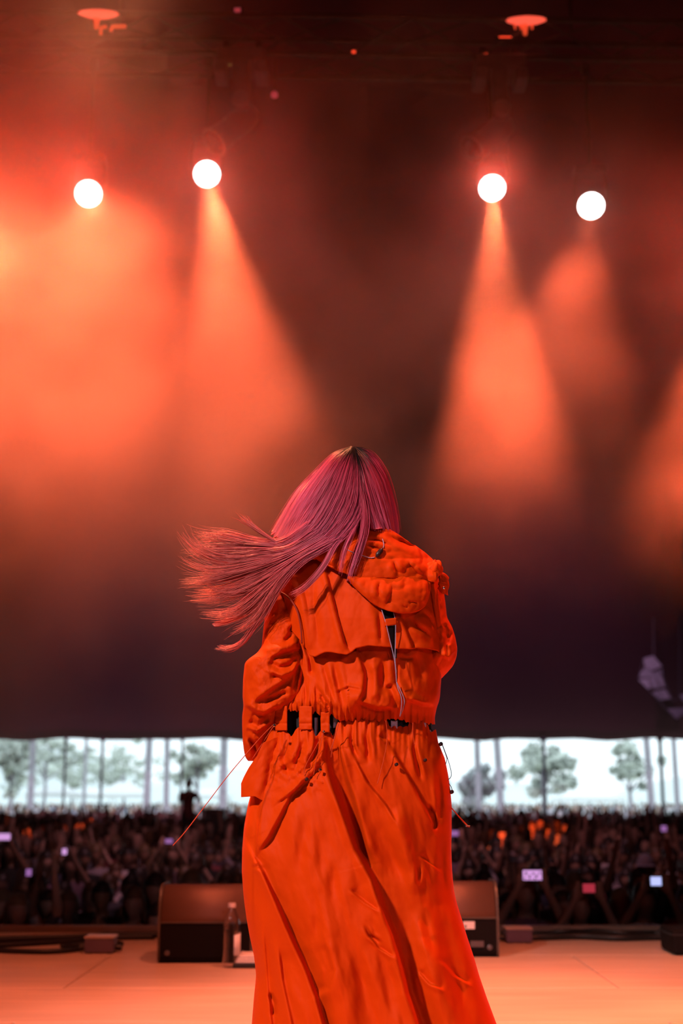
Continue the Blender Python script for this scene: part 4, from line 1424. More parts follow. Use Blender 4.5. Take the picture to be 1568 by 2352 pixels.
def jacket_hem(u, v):
    hem = interp(u, [(600, 1626), (640, 1630), (648, 1636), (662, 1632), (690, 1634), (700, 1640), (716, 1642), (722, 1634), (745, 1650), (760, 1640), (778, 1656), (800, 1655), (850, 1658), (886, 1656), (894, 1651), (925, 1654), (938, 1660), (960, 1661), (1010, 1664)])
    hem = hem + 1.6 * np.sin(u * .5) + 1.2 * np.sin(u * .83 + 1)
    return np.where(v < 1575, v, 1575 + (v - 1575) * (hem - 1575) / (1656 - 1575))


jacket = garment_tube('jacket', TORSO, 190, 60, jacket_relief, jacket_hem, [M['coat']], singer, 2.4)

# ---- storm flap over the shoulders, split down the middle by the open zip
FLAP_FOLDS = [
    ([(743, 1296), (752, 1335), (761, 1370), (775, 1425), (789, 1476), (806, 1506)], 6, .013, 's-', 22),
    ([(718, 1318), (721, 1393), (731, 1462), (736, 1505)], 8, .006, 'f'),
    ([(700, 1330), (706, 1400), (712, 1470)], 7, .005, 'f'),
    ([(668, 1330), (690, 1365), (703, 1410), (706, 1460), (715, 1505)], 8, .006, 'r'),
    ([(840, 1340), (850, 1400), (858, 1470)], 12, .004, 'r'),
    ([(868, 1396), (872, 1440), (876, 1485)], 5, .006, 'f'),
    ([(917, 1412), (932, 1450), (949, 1495)], 5, .011, 's-', 16),
    ([(938, 1412), (956, 1440), (975, 1452), (990, 1470)], 6, .008, 'f'),
    ([(988, 1345), (997, 1400), (1008, 1490)], 5, .010, 's+', 12),
    ([(1003, 1350), (1012, 1410), (1018, 1480)], 4, .008, 'f'),
    ([(965, 1400), (985, 1420), (996, 1445)], 5, .006, 'f'),
    ([(995, 1395), (1004, 1440), (1016, 1500)], 4, .007, 'f'),
]
SLIT_L = [(1330, 868), (1398, 876), (1430, 886), (1470, 895), (1512, 905), (1545, 909)]
SLIT_R = [(1330, 915), (1398, 903), (1430, 908), (1470, 908), (1512, 907), (1545, 910)]


def flap_relief(u, v):
    return 1.3 * strokes(u, v, FLAP_FOLDS) + wrinkle(u, v, .0022, 34, 80, 1, .1) + wrinkle(u, v, .0004, 12, 18, 4)


def flap_depth(u, v, t):
    return torso_y(u, np.minimum(v, 1500)) - .010 - .014 * t


hemL = lambda u: interp(u, [(640, 1412), (690, 1470), (705, 1490), (712, 1506), (724, 1509), (735, 1503), (747, 1498), (760, 1498), (775, 1501), (796, 1504), (805, 1499), (815, 1489), (839, 1483), (862, 1485), (882, 1487)])
topL = lambda u: interp(u, [(632, 1345), (660, 1296), (700, 1265), (740, 1245), (800, 1230), (890, 1230)])
garment_sheet('storm_flap', 640, 884, topL, hemL, flap_depth, flap_relief, jacket,
              slant=lambda U, V, t: np.where(U > 800, 800 + (U - 800) * (interp(V, SLIT_L) - 800) / 84.0, U))
hemR = lambda u: interp(u, [(900, 1490), (945, 1491), (955, 1489), (981, 1490), (1005, 1495), (1010, 1503), (1026, 1504), (1036, 1500)])
topR = lambda u: interp(u, [(900, 1235), (960, 1262), (990, 1290), (1012, 1335), (1036, 1420)])
garment_sheet('storm_flap', 906, 1030, topR, hemR, flap_depth, flap_relief, jacket,
              slant=lambda U, V, t: interp(V, SLIT_R) + (U - 906) * (np.minimum(interp(V, [(1230, 960), (1300, 1000), (1360, 1013), (1420, 1019), (1505, 1029)]), 1030) - interp(V, SLIT_R)) / 124.0)

# zip opening: black sheet standing in for the dark interior behind lavender tapes, closed lower down
lin = garment_sheet('zip_opening', 870, 912, lambda u: np.full_like(u, 1392.), lambda u: np.full_like(u, 1512.), lambda u, v, t: torso_y(u, v) - .012, lambda u, v: 0 * u, jacket, M['coat_lining'],
                    slant=lambda U, V, t: interp(V, SLIT_L) - 3 + (U - 870) * (interp(V, SLIT_R) - interp(V, SLIT_L) + 6) / 42.0)
strap = garment_sheet('zip_strap', 884, 910, lambda u: interp(u, [(884, 1422), (910, 1419)]), lambda u: interp(u, [(884, 1439), (910, 1435)]), lambda u, v, t: torso_y(u, v) - .028, lambda u, v: 0 * u, jacket)


def ribbon_px(name, pts, depth, r, m, parent, n=6, sub=6):
    q = [Vector(P(a, b, depth(np.array(float(a)), np.array(float(b)))).tolist()) for a, b in pts]
    o_ = []
    k = len(q)
    for i in range(k - 1):
        p0, p1, p2, p3 = q[max(i - 1, 0)], q[i], q[i + 1], q[min(i + 2, k - 1)]
        for j in range(sub):
            t = j / sub
            o_.append(0.5 * ((2 * p1) + (p2 - p0) * t + (2 * p0 - 5 * p1 + 4 * p2 - p3) * t * t + (3 * p1 - p0 - 3 * p2 + p3) * t ** 3))
    o_.append(q[-1])
    mb = MB(); mb.tube(o_, r, n)
    return mb.build(name, m, parent, smooth=True)


onflap = lambda u, v: torso_y(u, v) - .030
ontor = lambda u, v: torso_y(u, v) - .016
ribbon_px('zip_tape', [(876, 1400), (886, 1432), (895, 1470), (905, 1512), (909, 1545), (910, 1566)], onflap, .0011, M['zip_tape'], jacket)
ribbon_px('zip_tape', [(903, 1406), (908, 1430), (908, 1470), (907, 1512), (910, 1545)], onflap, .0011, M['zip_tape'], jacket)
ribbon_px('zip_tape', [(910, 1566), (914, 1582), (921, 1600), (922, 1620), (918, 1646)], ontor, .0011, M['zip_tape'], jacket)
ribbon_px('zip_tape', [(911, 1568), (920, 1586), (928, 1607), (926, 1625), (918, 1646)], ontor, .0011, M['zip_tape'], jacket)

# ---- hood lying on the back
HOOD_FOLDS = [
    ([(902, 1288), (908, 1306), (918, 1322)], 5, .010, 'f'),
    ([(938, 1292), (952, 1304), (966, 1322)], 5, .013, 's+', 10),
    ([(840, 1254), (862, 1258), (880, 1266)], 4, .006, 'f'),
    ([(835, 1240), (870, 1243), (905, 1258)], 4, .006, 'f'),
    ([(880, 1226), (912, 1244), (945, 1258), (970, 1262)], 6, .010, 'f'),
    ([(915, 1240), (940, 1255), (958, 1256)], 6, .008, 'g'),
    ([(958, 1260), (966, 1285), (962, 1298)], 4, .008, 's-', 10),
    ([(720, 1278), (744, 1292), (775, 1304)], 4, .006, 'g'),
    ([(770, 1240), (775, 1260), (770, 1275)], 5, .005, 'f'),
]
hood_top = lambda u: interp(u, [(706, 1272), (730, 1245), (760, 1226), (800, 1212), (850, 1207), (885, 1213), (915, 1231), (945, 1250), (975, 1272), (988, 1284), (1004, 1300)])
hood_bot = lambda u: interp(u, [(706, 1278), (725, 1284), (745, 1296), (770, 1309), (800, 1320), (830, 1326), (860, 1328), (930, 1328), (975, 1330), (990, 1336), (1004, 1334)])


def puff(o_, lo=.012):
    return lambda u, v, t: torso_y(u, np.maximum(v, 1258)) - lo - o_ * np.clip(np.sin(np.pi * np.clip(t * .82 + .12, 0, 1)), 0, 1) ** .6


def hood_depth(u, v, t):
    return torso_y(np.clip(u, 700, 980), np.maximum(v, 1285)) - .020 - .032 * np.clip(np.sin(np.pi * np.clip(t * .70 + .16, 0, 1)), 0, 1) ** .7 + .05 * (1 - t) ** 3


hood = garment_sheet('hood', 708, 1002, hood_top, hood_bot, hood_depth, lambda u, v: 1.2 * strokes(u, v, HOOD_FOLDS) + wrinkle(u, v, .0012, 40, 24, 2) + wrinkle(u, v, .0008, 10, 9, 4), jacket, thick=.004)
POUCH_FOLDS = [
    ([(897, 1345), (894, 1362), (884, 1386)], 5, .009, 's-', 12),
    ([(872, 1335), (868, 1355), (872, 1378)], 5, .007, 'f'),
    ([(936, 1385), (947, 1384), (958, 1385)], 3, .005, 'g'),
    ([(922, 1390), (930, 1396), (936, 1392)], 3, .004, 'g'),
    ([(925, 1330), (928, 1345), (924, 1360)], 7, .005, 'f'),
    ([(972, 1335), (978, 1360), (968, 1385)], 5, .006, 'r'),
]
pouch_bot = lambda u: interp(u, [(800, 1328), (815, 1346), (835, 1366), (852, 1382), (870, 1394), (890, 1403), (915, 1408), (940, 1408), (958, 1404), (972, 1394), (981, 1376), (985, 1352), (987, 1335)])
pouch_top = lambda u: interp(u, [(800, 1322), (830, 1323), (990, 1326)])
garment_sheet('hood_pouch', 800, 987, pouch_top, pouch_bot, lambda u, v, t: torso_y(np.clip(u, 700, 985), v) - .026 - .022 * np.clip(np.sin(np.pi * np.clip(t * .85 + .05, 0, 1)), 0, 1) ** .55 * np.clip((987 - u) / 25, .25, 1) ** .5,
              lambda u, v: strokes(u, v, POUCH_FOLDS) + wrinkle(u, v, .0018, 22, 22, 3), jacket, thick=.004)
# gathered knot and tab at the right end of the hood
mb = MB()
kc = P(995, 1312, SY - .10)
knot_v = []; n1, n2 = 26, 16
for j in range(n2 + 1):
    ph = -math.pi / 2 + math.pi * j / n2
    for k in range(n1):
        th = 2 * math.pi * k / n1
        r_ = 1 + .16 * math.sin(4 * th + 2 * ph) + .10 * math.sin(7 * th - 3 * ph)
        knot_v.append((kc[0] + .021 * r_ * math.cos(ph) * math.cos(th) + .006 * math.sin(ph), kc[1] + .024 * r_ * math.cos(ph) * math.sin(th), kc[2] + .025 * math.sin(ph) * r_))
np_mesh('hood_knot', np.array(knot_v), grid_faces(n2 + 1, n1, True), M['coat'], jacket)
tab = garment_sheet('hood_tab', 1008, 1028, lambda u: interp(u, [(1008, 1316), (1020, 1320), (1028, 1330)]), lambda u: interp(u, [(1008, 1352), (1016, 1364), (1028, 1365)]), lambda u, v, t: SY - .07 - .01 * np.sin(t * 3) + .002 * (u - 1018) / 10, lambda u, v: wrinkle(u, v, .003, 9, 9, 2), jacket, thick=.006)
q = pv(1018, 1351, SY - .094)
mb = MB(); mb.lathe([(.0012, 0), (.0034, .001), (.0040, .0025), (.0034, .004), (.0018, .0045)], 12, T(q, Vector((.1, -1, .2)))); mb.build('eyelet', M['steel'], jacket, smooth=True)

# ---- sleeves
SL_L = [(1335, 640, 668, SY, .030), (1348, 626, 680, SY - .005, .052), (1375, 616, 694, SY - .010, .070), (1410, 609, 697, SY - .015, .078), (1450, 604, 698, SY - .02, .080), (1485, 601, 699, SY - .03, .080),
        (1500, 590, 702, SY - .035, .082), (1512, 572, 705, SY - .04, .085), (1522, 562, 708, SY - .04, .090), (1560, 558, 710, SY - .04, .095), (1600, 557, 700, SY - .035, .095), (1622, 559, 678, SY - .03, .090),
        (1645, 556, 652, SY - .015, .082), (1670, 556, 636, SY + .0, .074), (1700, 557, 618, SY + .015, .062), (1725, 560, 602, SY + .03, .050), (1742, 564, 592, SY + .04, .040), (1748, 570, 588, SY + .045, .032)]
SLEEVE_FOLDS = [
    ([(600, 1493), (646, 1487), (690, 1474)], 8, .012, 'r'),
    ([(618, 1512), (648, 1500), (692, 1490)], 8, .016, 's+', 18),
    ([(615, 1520), (640, 1535), (664, 1530), (688, 1510)], 8, .014, 'g'),
    ([(618, 1545), (648, 1556), (672, 1545), (692, 1520)], 9, .018, 's+', 20),
    ([(580, 1616), (628, 1581), (676, 1552)], 9, .014, 's+', 18),
    ([(604, 1612), (628, 1604), (660, 1588)], 6, .012, 'g'),
    ([(559, 1618), (590, 1636), (606, 1640), (640, 1622)], 7, .022, 's+', 26),
    ([(562, 1672), (590, 1682), (625, 1660)], 6, .012, 's+', 14),
    ([(570, 1655), (592, 1668), (620, 1648)], 8, .010, 'g'),
    ([(565, 1690), (582, 1710), (590, 1735)], 5, .012, 'f'),
    ([(660, 1452), (672, 1444), (690, 1436)], 5, .012, 'f'),
    ([(652, 1475), (668, 1458), (690, 1447)], 5, .010, 'g'),
    ([(575, 1540), (572, 1580), (580, 1610)], 10, .006, 'f'),
    ([(690, 1500), (684, 1540), (676, 1590)], 4, .008, 'f'),
    ([(698, 1530), (693, 1570), (690, 1610)], 3.5, .008, 'f'),
]
sl = garment_tube('sleeve', SL_L, 110, 40, lambda u, v: 1.25 * strokes(u, v, SLEEVE_FOLDS) + wrinkle(u, v, .0028, 26, 30, 0, .8) + wrinkle(u, v, .0010, 9, 12, 3), None, [M['coat']], jacket, 2.4)
SL_R = [(1352, 985, 1018, SY, .04), (1380, 975, 1022, SY - .005, .06), (1418, 968, 1026, SY - .01, .07), (1440, 966, 1038, SY - .01, .078), (1462, 966, 1045, SY - .01, .08), (1490, 966, 1050, SY - .01, .08), (1510, 968, 1048, SY - .01, .08),
        (1530, 972, 1040, SY + .0, .07), (1550, 978, 1022, SY + .03, .06), (1566, 984, 1006, SY + .06, .045)]
SLR_FOLDS = [([(1020, 1430), (1032, 1462), (1040, 1450)], 5, .014, 'g'), ([(1024, 1448), (1030, 1475), (1040, 1445)], 4, .010, 'f'), ([(1012, 1505), (1030, 1515), (1046, 1495)], 6, .018, 's+', 20), ([(1020, 1430), (1024, 1480), (1030, 1512)], 4, .008, 'f')]
garment_tube('sleeve', SL_R, 60, 30, lambda u, v: strokes(u, v, SLR_FOLDS) + wrinkle(u, v, .0030, 16, 22, 1, .5), None, [M['coat']], jacket, 2.6)
# armhole seam
ribbon_px('armhole_seam', [(634, 1355), (655, 1366), (672, 1384), (684, 1408), (691, 1444), (693, 1478)], lambda u, v: torso_y(u, v) - .042 + .0002 * (690 - u), .0022, mat('seam', (.35, .02, .003), .7), jacket)

# ---- skirt
SK = [(1650, 612, 1001, SY, .135), (1690, 604, 1006, SY, .150), (1715, 598, 1013, SY, .160), (1745, 592, 1022, SY, .170), (1780, 586, 1029, SY, .178), (1815, 578, 1034, SY, .185), (1850, 569, 1037, SY, .190), (1900, 560, 1037, SY, .195),
      (1950, 556, 1036, SY, .20), (2000, 555, 1038, SY, .205), (2045, 558, 1042, SY, .21), (2075, 561, 1049, SY, .212), (2110, 566, 1060, SY, .216), (2150, 573, 1072, SY, .22), (2195, 583, 1087, SY, .225), (2240, 588, 1100, SY, .23),
      (2290, 583, 1117, SY, .235), (2352, 578, 1140, SY, .24), (2430, 572, 1165, SY, .25), (2515, 566, 1190, SY, .255)]
SKIRT_FOLDS = [
    ([(748, 1725), (757, 1770), (769, 1810), (795, 1878), (820, 1949), (858, 2021), (879, 2084), (904, 2147), (925, 2223), (938, 2282), (955, 2324), (975, 2390), (1000, 2500)], 14, .034, 's-', 46),
    ([(772, 1690), (782, 1740), (795, 1790), (811, 1836), (832, 1915), (850, 1985)], 11, .022, 's+', 30),
    ([(604, 1800), (597, 1850), (593, 1890), (586, 1960)], 8, .018, 's+', 16),
    ([(566, 1930), (585, 1970), (605, 2004), (635, 2071), (660, 2130), (681, 2177), (706, 2231), (727, 2290), (746, 2358), (770, 2450)], 10, .024, 's-', 30),
    ([(708, 1782), (668, 1827), (647, 1869), (618, 1924), (592, 1960)], 8, .013, 's-', 20),
    ([(738, 1735), (719, 1777), (681, 1812), (630, 1850)], 6, .009, 's-', 14),
    ([(706, 1850), (694, 1958), (684, 2030)], 15, .005, 'f'),
    ([(728, 1880), (738, 1960), (730, 2040)], 15, .0045, 'f'),
    ([(770, 1960), (763, 2063), (775, 2140)], 15, .005, 'f'),
    ([(812, 1735), (845, 1798), (887, 1848), (914, 1895)], 5, .009, 's-', 12),
    ([(896, 1712), (938, 1781), (967, 1836), (997, 1890), (1001, 1915)], 8, .015, 's-', 20),
    ([(982, 1850), (996, 1868), (999, 1908)], 5, .014, 'g'),
    ([(860, 1880), (890, 1950), (925, 2030)], 18, .010, 'f'),
    ([(905, 1850), (940, 1960), (960, 2060)], 20, .010, 'r'),
    ([(963, 1966), (988, 1983), (1014, 2004)], 4, .006, 's-', 9),
    ([(960, 1975), (962, 2005), (958, 2040)], 5, .005, 'f'),
    ([(1012, 2204), (1043, 2240), (1083, 2263)], 5, .009, 's-', 12),
    ([(960, 2230), (985, 2258), (1020, 2275)], 5, .007, 's-', 12),
    ([(803, 2044), (837, 2071), (872, 2094)], 4, .007, 's-', 10),
    ([(844, 2145), (870, 2177), (906, 2200)], 4, .007, 's-', 10),
    ([(835, 2120), (850, 2150), (880, 2170)], 4, .005, 'f'),
    ([(604, 2120), (612, 2200), (616, 2260), (626, 2352), (630, 2420)], 9, .012, 's-', 20),
    ([(640, 2170), (650, 2250), (672, 2352), (690, 2430)], 9, .012, 's-', 20),
    ([(618, 2280), (630, 2305), (628, 2335)], 6, .010, 'g'),
    ([(575, 1995), (590, 1990), (605, 2000)], 4, .006, 'f'),
    ([(745, 2160), (765, 2230), (752, 2270), (720, 2290)], 14, .010, 's+', 24),
    ([(720, 2020), (730, 2100), (725, 2190)], 18, .008, 'f'),
    ([(810, 2180), (830, 2270), (850, 2370)], 20, .006, 'f'),
    ([(860, 2150), (890, 2240), (910, 2352)], 15, .005, 'f'),
    ([(1000, 2060), (1020, 2150), (1050, 2260), (1080, 2370)], 20, .012, 'f'),
    ([(975, 2080), (985, 2150), (1005, 2200)], 12, .008, 'f'),
    ([(1018, 1900), (1016, 1990), (1022, 2080)], 8, .009, 'f'),
    ([(1005, 1760), (1012, 1830), (1010, 1900)], 6, .008, 'f'),
    ([(948, 1690), (951, 1720), (960, 1760), (970, 1800)], 5, .009, 'f'),
    ([(868, 1690), (880, 1700), (895, 1700)], 4, .007, 's-', 9),
    ([(836, 1672), (846, 1720), (846, 1760)], 6, .007, 'f'),
    ([(805, 1668), (808, 1710), (825, 1750)], 5, .008, 'f'),
    ([(660, 1700), (652, 1750), (662, 1790)], 8, .008, 'f'),
    ([(700, 1690), (690, 1730), (672, 1770)], 7, .008, 'f'),
    ([(735, 1680), (728, 1720), (712, 1760)], 6, .009, 'f'),
]


def skirt_relief(u, v):
    d = 1.7 * strokes(u, v, SKIRT_FOLDS)
    d += gathers(u, v, 1660, 95, .30, .0034, ph=.7)
    d += wrinkle(u, v, .0045, 42, 150, 1, -.22) + wrinkle(u, v, .0009, 17, 44, 4, -.3)
    d += .010 * np.clip((v - 1750) / 400, 0, 1) * np.sin(u * .052 - v * .012 + 1.0)
    d += wrinkle(u, v, .0045, 13, 13, 5) * np.exp(-((v - 1765) / 45) ** 2) * (u < 740)
    return d


def skirt_top(u, v):
    top = interp(u, [(600, 1676), (636, 1668), (650, 1666), (668, 1692), (684, 1670), (694, 1664), (716, 1668), (724, 1690), (730, 1688), (740, 1672), (752, 1672), (764, 1690), (776, 1658), (790, 1652), (860, 1652), (888, 1652), (893, 1668), (936, 1669), (940, 1655), (975, 1658), (982, 1664), (987, 1680), (1004, 1676)])
    top = top + 1.3 * np.sin(u * .47)
    return np.where(v > 1740, v, 1740 - (1740 - v) * (1740 - top) / (1740 - 1650))


skirt = garment_tube('skirt', SK, 230, 70, skirt_relief, skirt_top, [M['coat']], singer, 2.8, back_ripple=.02)

# black tube standing in for the dark interior, and lavender shirt, in the laced gap at the waist
garment_tube('waist_lining', [(1600, 640, 990, SY, .115), (1656, 636, 990, SY, .115), (1720, 640, 995, SY, .12)], 60, 30, lambda u, v: 0 * u, None, [M['coat_lining']], singer, 6)
for a, b, c_, d_ in ((722, 1648, 730, 1694), (765, 1640, 776, 1672), (897, 1655, 912, 1676), (812, 1650, 822, 1664), (970, 1660, 977, 1676), (742, 1664, 758, 1676)):
    garment_sheet('shirt_glimpse', a, c_, lambda u, b=b: np.full_like(u, float(b)), lambda u, d_=d_: np.full_like(u, float(d_)), lambda u, v, t: SY - .128 * np.sqrt(1 - np.clip((u - 812) / 195, -1, 1) ** 2) ** .85 + .004, lambda u, v: 0 * u, jacket, M['undershirt'], thick=.002)
for a, b, c_, d_ in ((634, 1622, 660, 1678), (688, 1622, 717, 1676), (737, 1636, 757, 1682)):
    garment_sheet('waist_strap', a, c_, lambda u, b=b: np.full_like(u, float(b)), lambda u, d_=d_: np.full_like(u, float(d_)), lambda u, v, t: SY - .150 * np.sqrt(1 - np.clip((u - 812) / 200, -1, 1) ** 2) ** .85 - .001, lambda u, v: wrinkle(u, v, .001, 9, 9, 2) + stroke(u, v, [(600, 1661), (780, 1661)], 2, .003, 'g'), jacket, thick=.003)

# pocket flap hanging at the left hip
pf = garment_sheet('hip_flap', 556, 640, lambda u: interp(u, [(556, 1800), (562, 1785), (574, 1762), (590, 1738), (604, 1706), (640, 1690)]), lambda u: interp(u, [(556, 1831), (586, 1829), (600, 1838), (640, 1850)]),
                   lambda u, v, t: SY - .150 * np.sqrt(1 - np.clip((u - 812) / 262, -1, 1) ** 2) ** .85 - .012 - .010 * t + .05 * np.clip((u - 585) / 55, 0, 1) ** 1.5,
                   lambda u, v: wrinkle(u, v, .0025, 20, 40, 1, .3) + stroke(u, v, [(618, 1735), (617, 1780), (604, 1830)], 7, .008, 'f'), skirt, thick=.003)

# drawstrings, toggles and tips
sk_y = lambda u, v: SY - .165 * np.sqrt(1 - np.clip((u - 812) / 232, -1, 1) ** 2) ** .85 - .020


def cord(pts, name='drawstring', m='cord', depth=None, r=.0009):
    return ribbon_px(name, pts, depth or sk_y, r, M[m], skirt, 5)


cord([(628, 1664), (600, 1692), (560, 1738), (520, 1786), (470, 1852), (424, 1912), (397, 1942)], depth=lambda u, v: SY - .14 - .0006 * (628 - u), r=.0011)
cord([(628, 1668), (604, 1705), (580, 1742)], depth=lambda u, v: SY - .15)
cord([(743, 1682), (725, 1716), (706, 1750), (698, 1772), (702, 1790)])
cord([(743, 1682), (735, 1715), (725, 1750), (720, 1780)])
cord([(778, 1660), (770, 1690), (764, 1712), (760, 1740)])
cord([(776, 1664), (766, 1700), (758, 1725)])
cord([(886, 1655), (889, 1690), (884, 1730), (872, 1780), (866, 1800)])
cord([(948, 1660), (948, 1685), (952, 1712)])
rt = lambda u, v: SY - .03
cord([(1008, 1708), (1014, 1708), (1020, 1722), (1030, 1750), (1036, 1775), (1034, 1786), (1026, 1792)], m='cord_dark', depth=rt)
cord([(1015, 1710), (1024, 1735), (1026, 1745), (1021, 1760)], m='cord_dark', depth=rt)
cord([(1026, 1792), (1030, 1804), (1034, 1816)], m='cord_dark', depth=rt)
cord([(1028, 1796), (1036, 1808), (1038, 1818)], m='cord_dark', depth=rt)
cord([(1036, 1855), (1056, 1878), (1074, 1897)], depth=rt, r=.0013)
cord([(1036, 1856), (1058, 1882), (1073, 1898)], depth=rt)


def toggle(u, v, m, r=.0042, dep=None):
    q = pv(u, v, float((dep or sk_y)(np.array(float(u)), np.array(float(v)))) - .006)
    mb = MB(); mb.lathe([(r * .5, -.004), (r, -.003), (r, .003), (r * .5, .004)], 10, T(q, Vector((.5, -1, .3)))); return mb.build('toggle', M[m], skirt)


toggle(735, 1768, 'steel'); toggle(704, 1790, 'toggle'); toggle(743, 1681, 'steel', .003); toggle(630, 1666, 'steel', .004, lambda u, v: SY - .15)
toggle(910, 1756, 'toggle'); toggle(976, 1746, 'toggle'); toggle(989, 1679, 'steel', .004, lambda u, v: SY - .09); toggle(1024, 1793, 'toggle', .005, rt); toggle(1037, 1819, 'toggle', .005, rt); toggle(1012, 1709, 'toggle', .005, rt)
q0 = pv(1070, 1897, SY - .03); q1 = pv(1079, 1898, SY - .03)
mb = MB(); mb.tube([q0, q1], .0022, 8); mb.build('cord_tip', M['steel'], skirt)
q0 = pv(665, 1310, SY - .15); mb = MB(); mb.lathe([(.001, -.003), (.004, 0), (.001, .003)], 10, T(q0, Vector((0, -1, .3)))); mb.build('collar_stud', M['steel'], jacket)

# in-ear monitor cable across the collar
hd = lambda u, v: hood_depth(u, v, np.clip((v - hood_top(u)) / np.maximum(1, hood_bot(u) - hood_top(u)), 0, 1)) - .006
def twisted(pts):
    return ribbon_px('earphone_cable', pts, hd, .0013, M['ear_cable'], singer, 6, 10)


M['ear_cable'] = mat('ear_cable', (.55, .35, .45), .3, vary=.6, vscale=300)
ribbon_px('earphone_cable', [(776, 1232), (782, 1247), (793, 1259), (806, 1267), (826, 1274), (848, 1281), (860, 1280)], hd, .0013, M['ear_cable'], singer, 6, 10)
ribbon_px('earphone_cable', [(860, 1206), (870, 1222), (878, 1238), (881, 1250), (880, 1258)], hd, .0013, M['ear_cable'], singer, 6, 10)
mb = MB(); a_, b_ = Vector(P(863, 1279, float(hd(np.array(863.), np.array(1279.))) - .002).tolist()), Vector(P(879, 1259, float(hd(np.array(879.), np.array(1259.))) - .002).tolist())
mb.tube([a_, a_.lerp(b_, .25), a_.lerp(b_, .75), b_], [.0014, .0062, .0062, .0016], 10); mb.build('cable_splitter', M['toggle'], singer, smooth=True)

# ------------------------------------------------------------------ hair
def hair_material():
    m = bpy.data.materials.new('pink_hair'); m.use_nodes = True
    N = m.node_tree.nodes; L = m.node_tree.links; N.clear()
    out = N.new('ShaderNodeOutputMaterial')
    at = N.new('ShaderNodeAttribute'); at.attribute_name = 'along'
    rp = N.new('ShaderNodeValToRGB'); e = rp.color_ramp.elements
    e[0].position = .0; e[0].color = (.012, .004, .004, 1)
    e[1].position = 1.0; e[1].color = (1.0, .26, .19, 1)  # orange lamp light on the tail put into the tip colour
    for p_, c_ in ((.075, (.022, .006, .007, 1)), (.16, (.85, .07, .15, 1)), (.42, (1.0, .19, .34, 1)), (.7, (1.0, .20, .21, 1))):  # lighter pink at mid-length paints the highlight in
        k = e.new(p_); k.color = c_
    L.new(at.outputs['Fac'], rp.inputs['Fac'])
    a2 = N.new('ShaderNodeAttribute'); a2.attribute_name = 'shade'
    mx = N.new('ShaderNodeMix'); mx.data_type = 'RGBA'; mx.blend_type = 'MULTIPLY'; mx.inputs['Factor'].default_value = 1
    cc = N.new('ShaderNodeCombineColor')
    for k in ('Red', 'Green', 'Blue'): L.new(a2.outputs['Fac'], cc.inputs[k])
    L.new(rp.outputs['Color'], mx.inputs['A']); L.new(cc.outputs['Color'], mx.inputs['B'])
    b = N.new('ShaderNodeBsdfPrincipled')
    b.inputs['Roughness'].default_value = .40; b.inputs['Specular IOR Level'].default_value = .6
    L.new(mx.outputs['Result'], b.inputs['Base Color'])
    tr = N.new('ShaderNodeBsdfTranslucent'); L.new(mx.outputs['Result'], tr.inputs['Color'])
    ms = N.new('ShaderNodeMixShader'); ms.inputs['Fac'].default_value = .38
    L.new(b.outputs['BSDF'], ms.inputs[1]); L.new(tr.outputs['BSDF'], ms.inputs[2]); L.new(ms.outputs['Shader'], out.inputs['Surface'])
    return m


M['hair'] = hair_material()
HC = (803, 1135)


def spline(ctrl, n):
    """Catmull-Rom through the control points, (k,3) -> (n,3)"""
    c = np.asarray(ctrl, float); k = len(c)
    t = np.linspace(0, k - 1 - 1e-6, n); i = t.astype(int); f = (t - i)[:, None]
    p0 = c[np.maximum(i - 1, 0)]; p1 = c[i]; p2 = c[i + 1]; p3 = c[np.minimum(i + 2, k - 1)]
    return .5 * (2 * p1 + (p2 - p0) * f + (2 * p0 - 5 * p1 + 4 * p2 - p3) * f ** 2 + (3 * p1 - p0 - 3 * p2 + p3) * f ** 3)


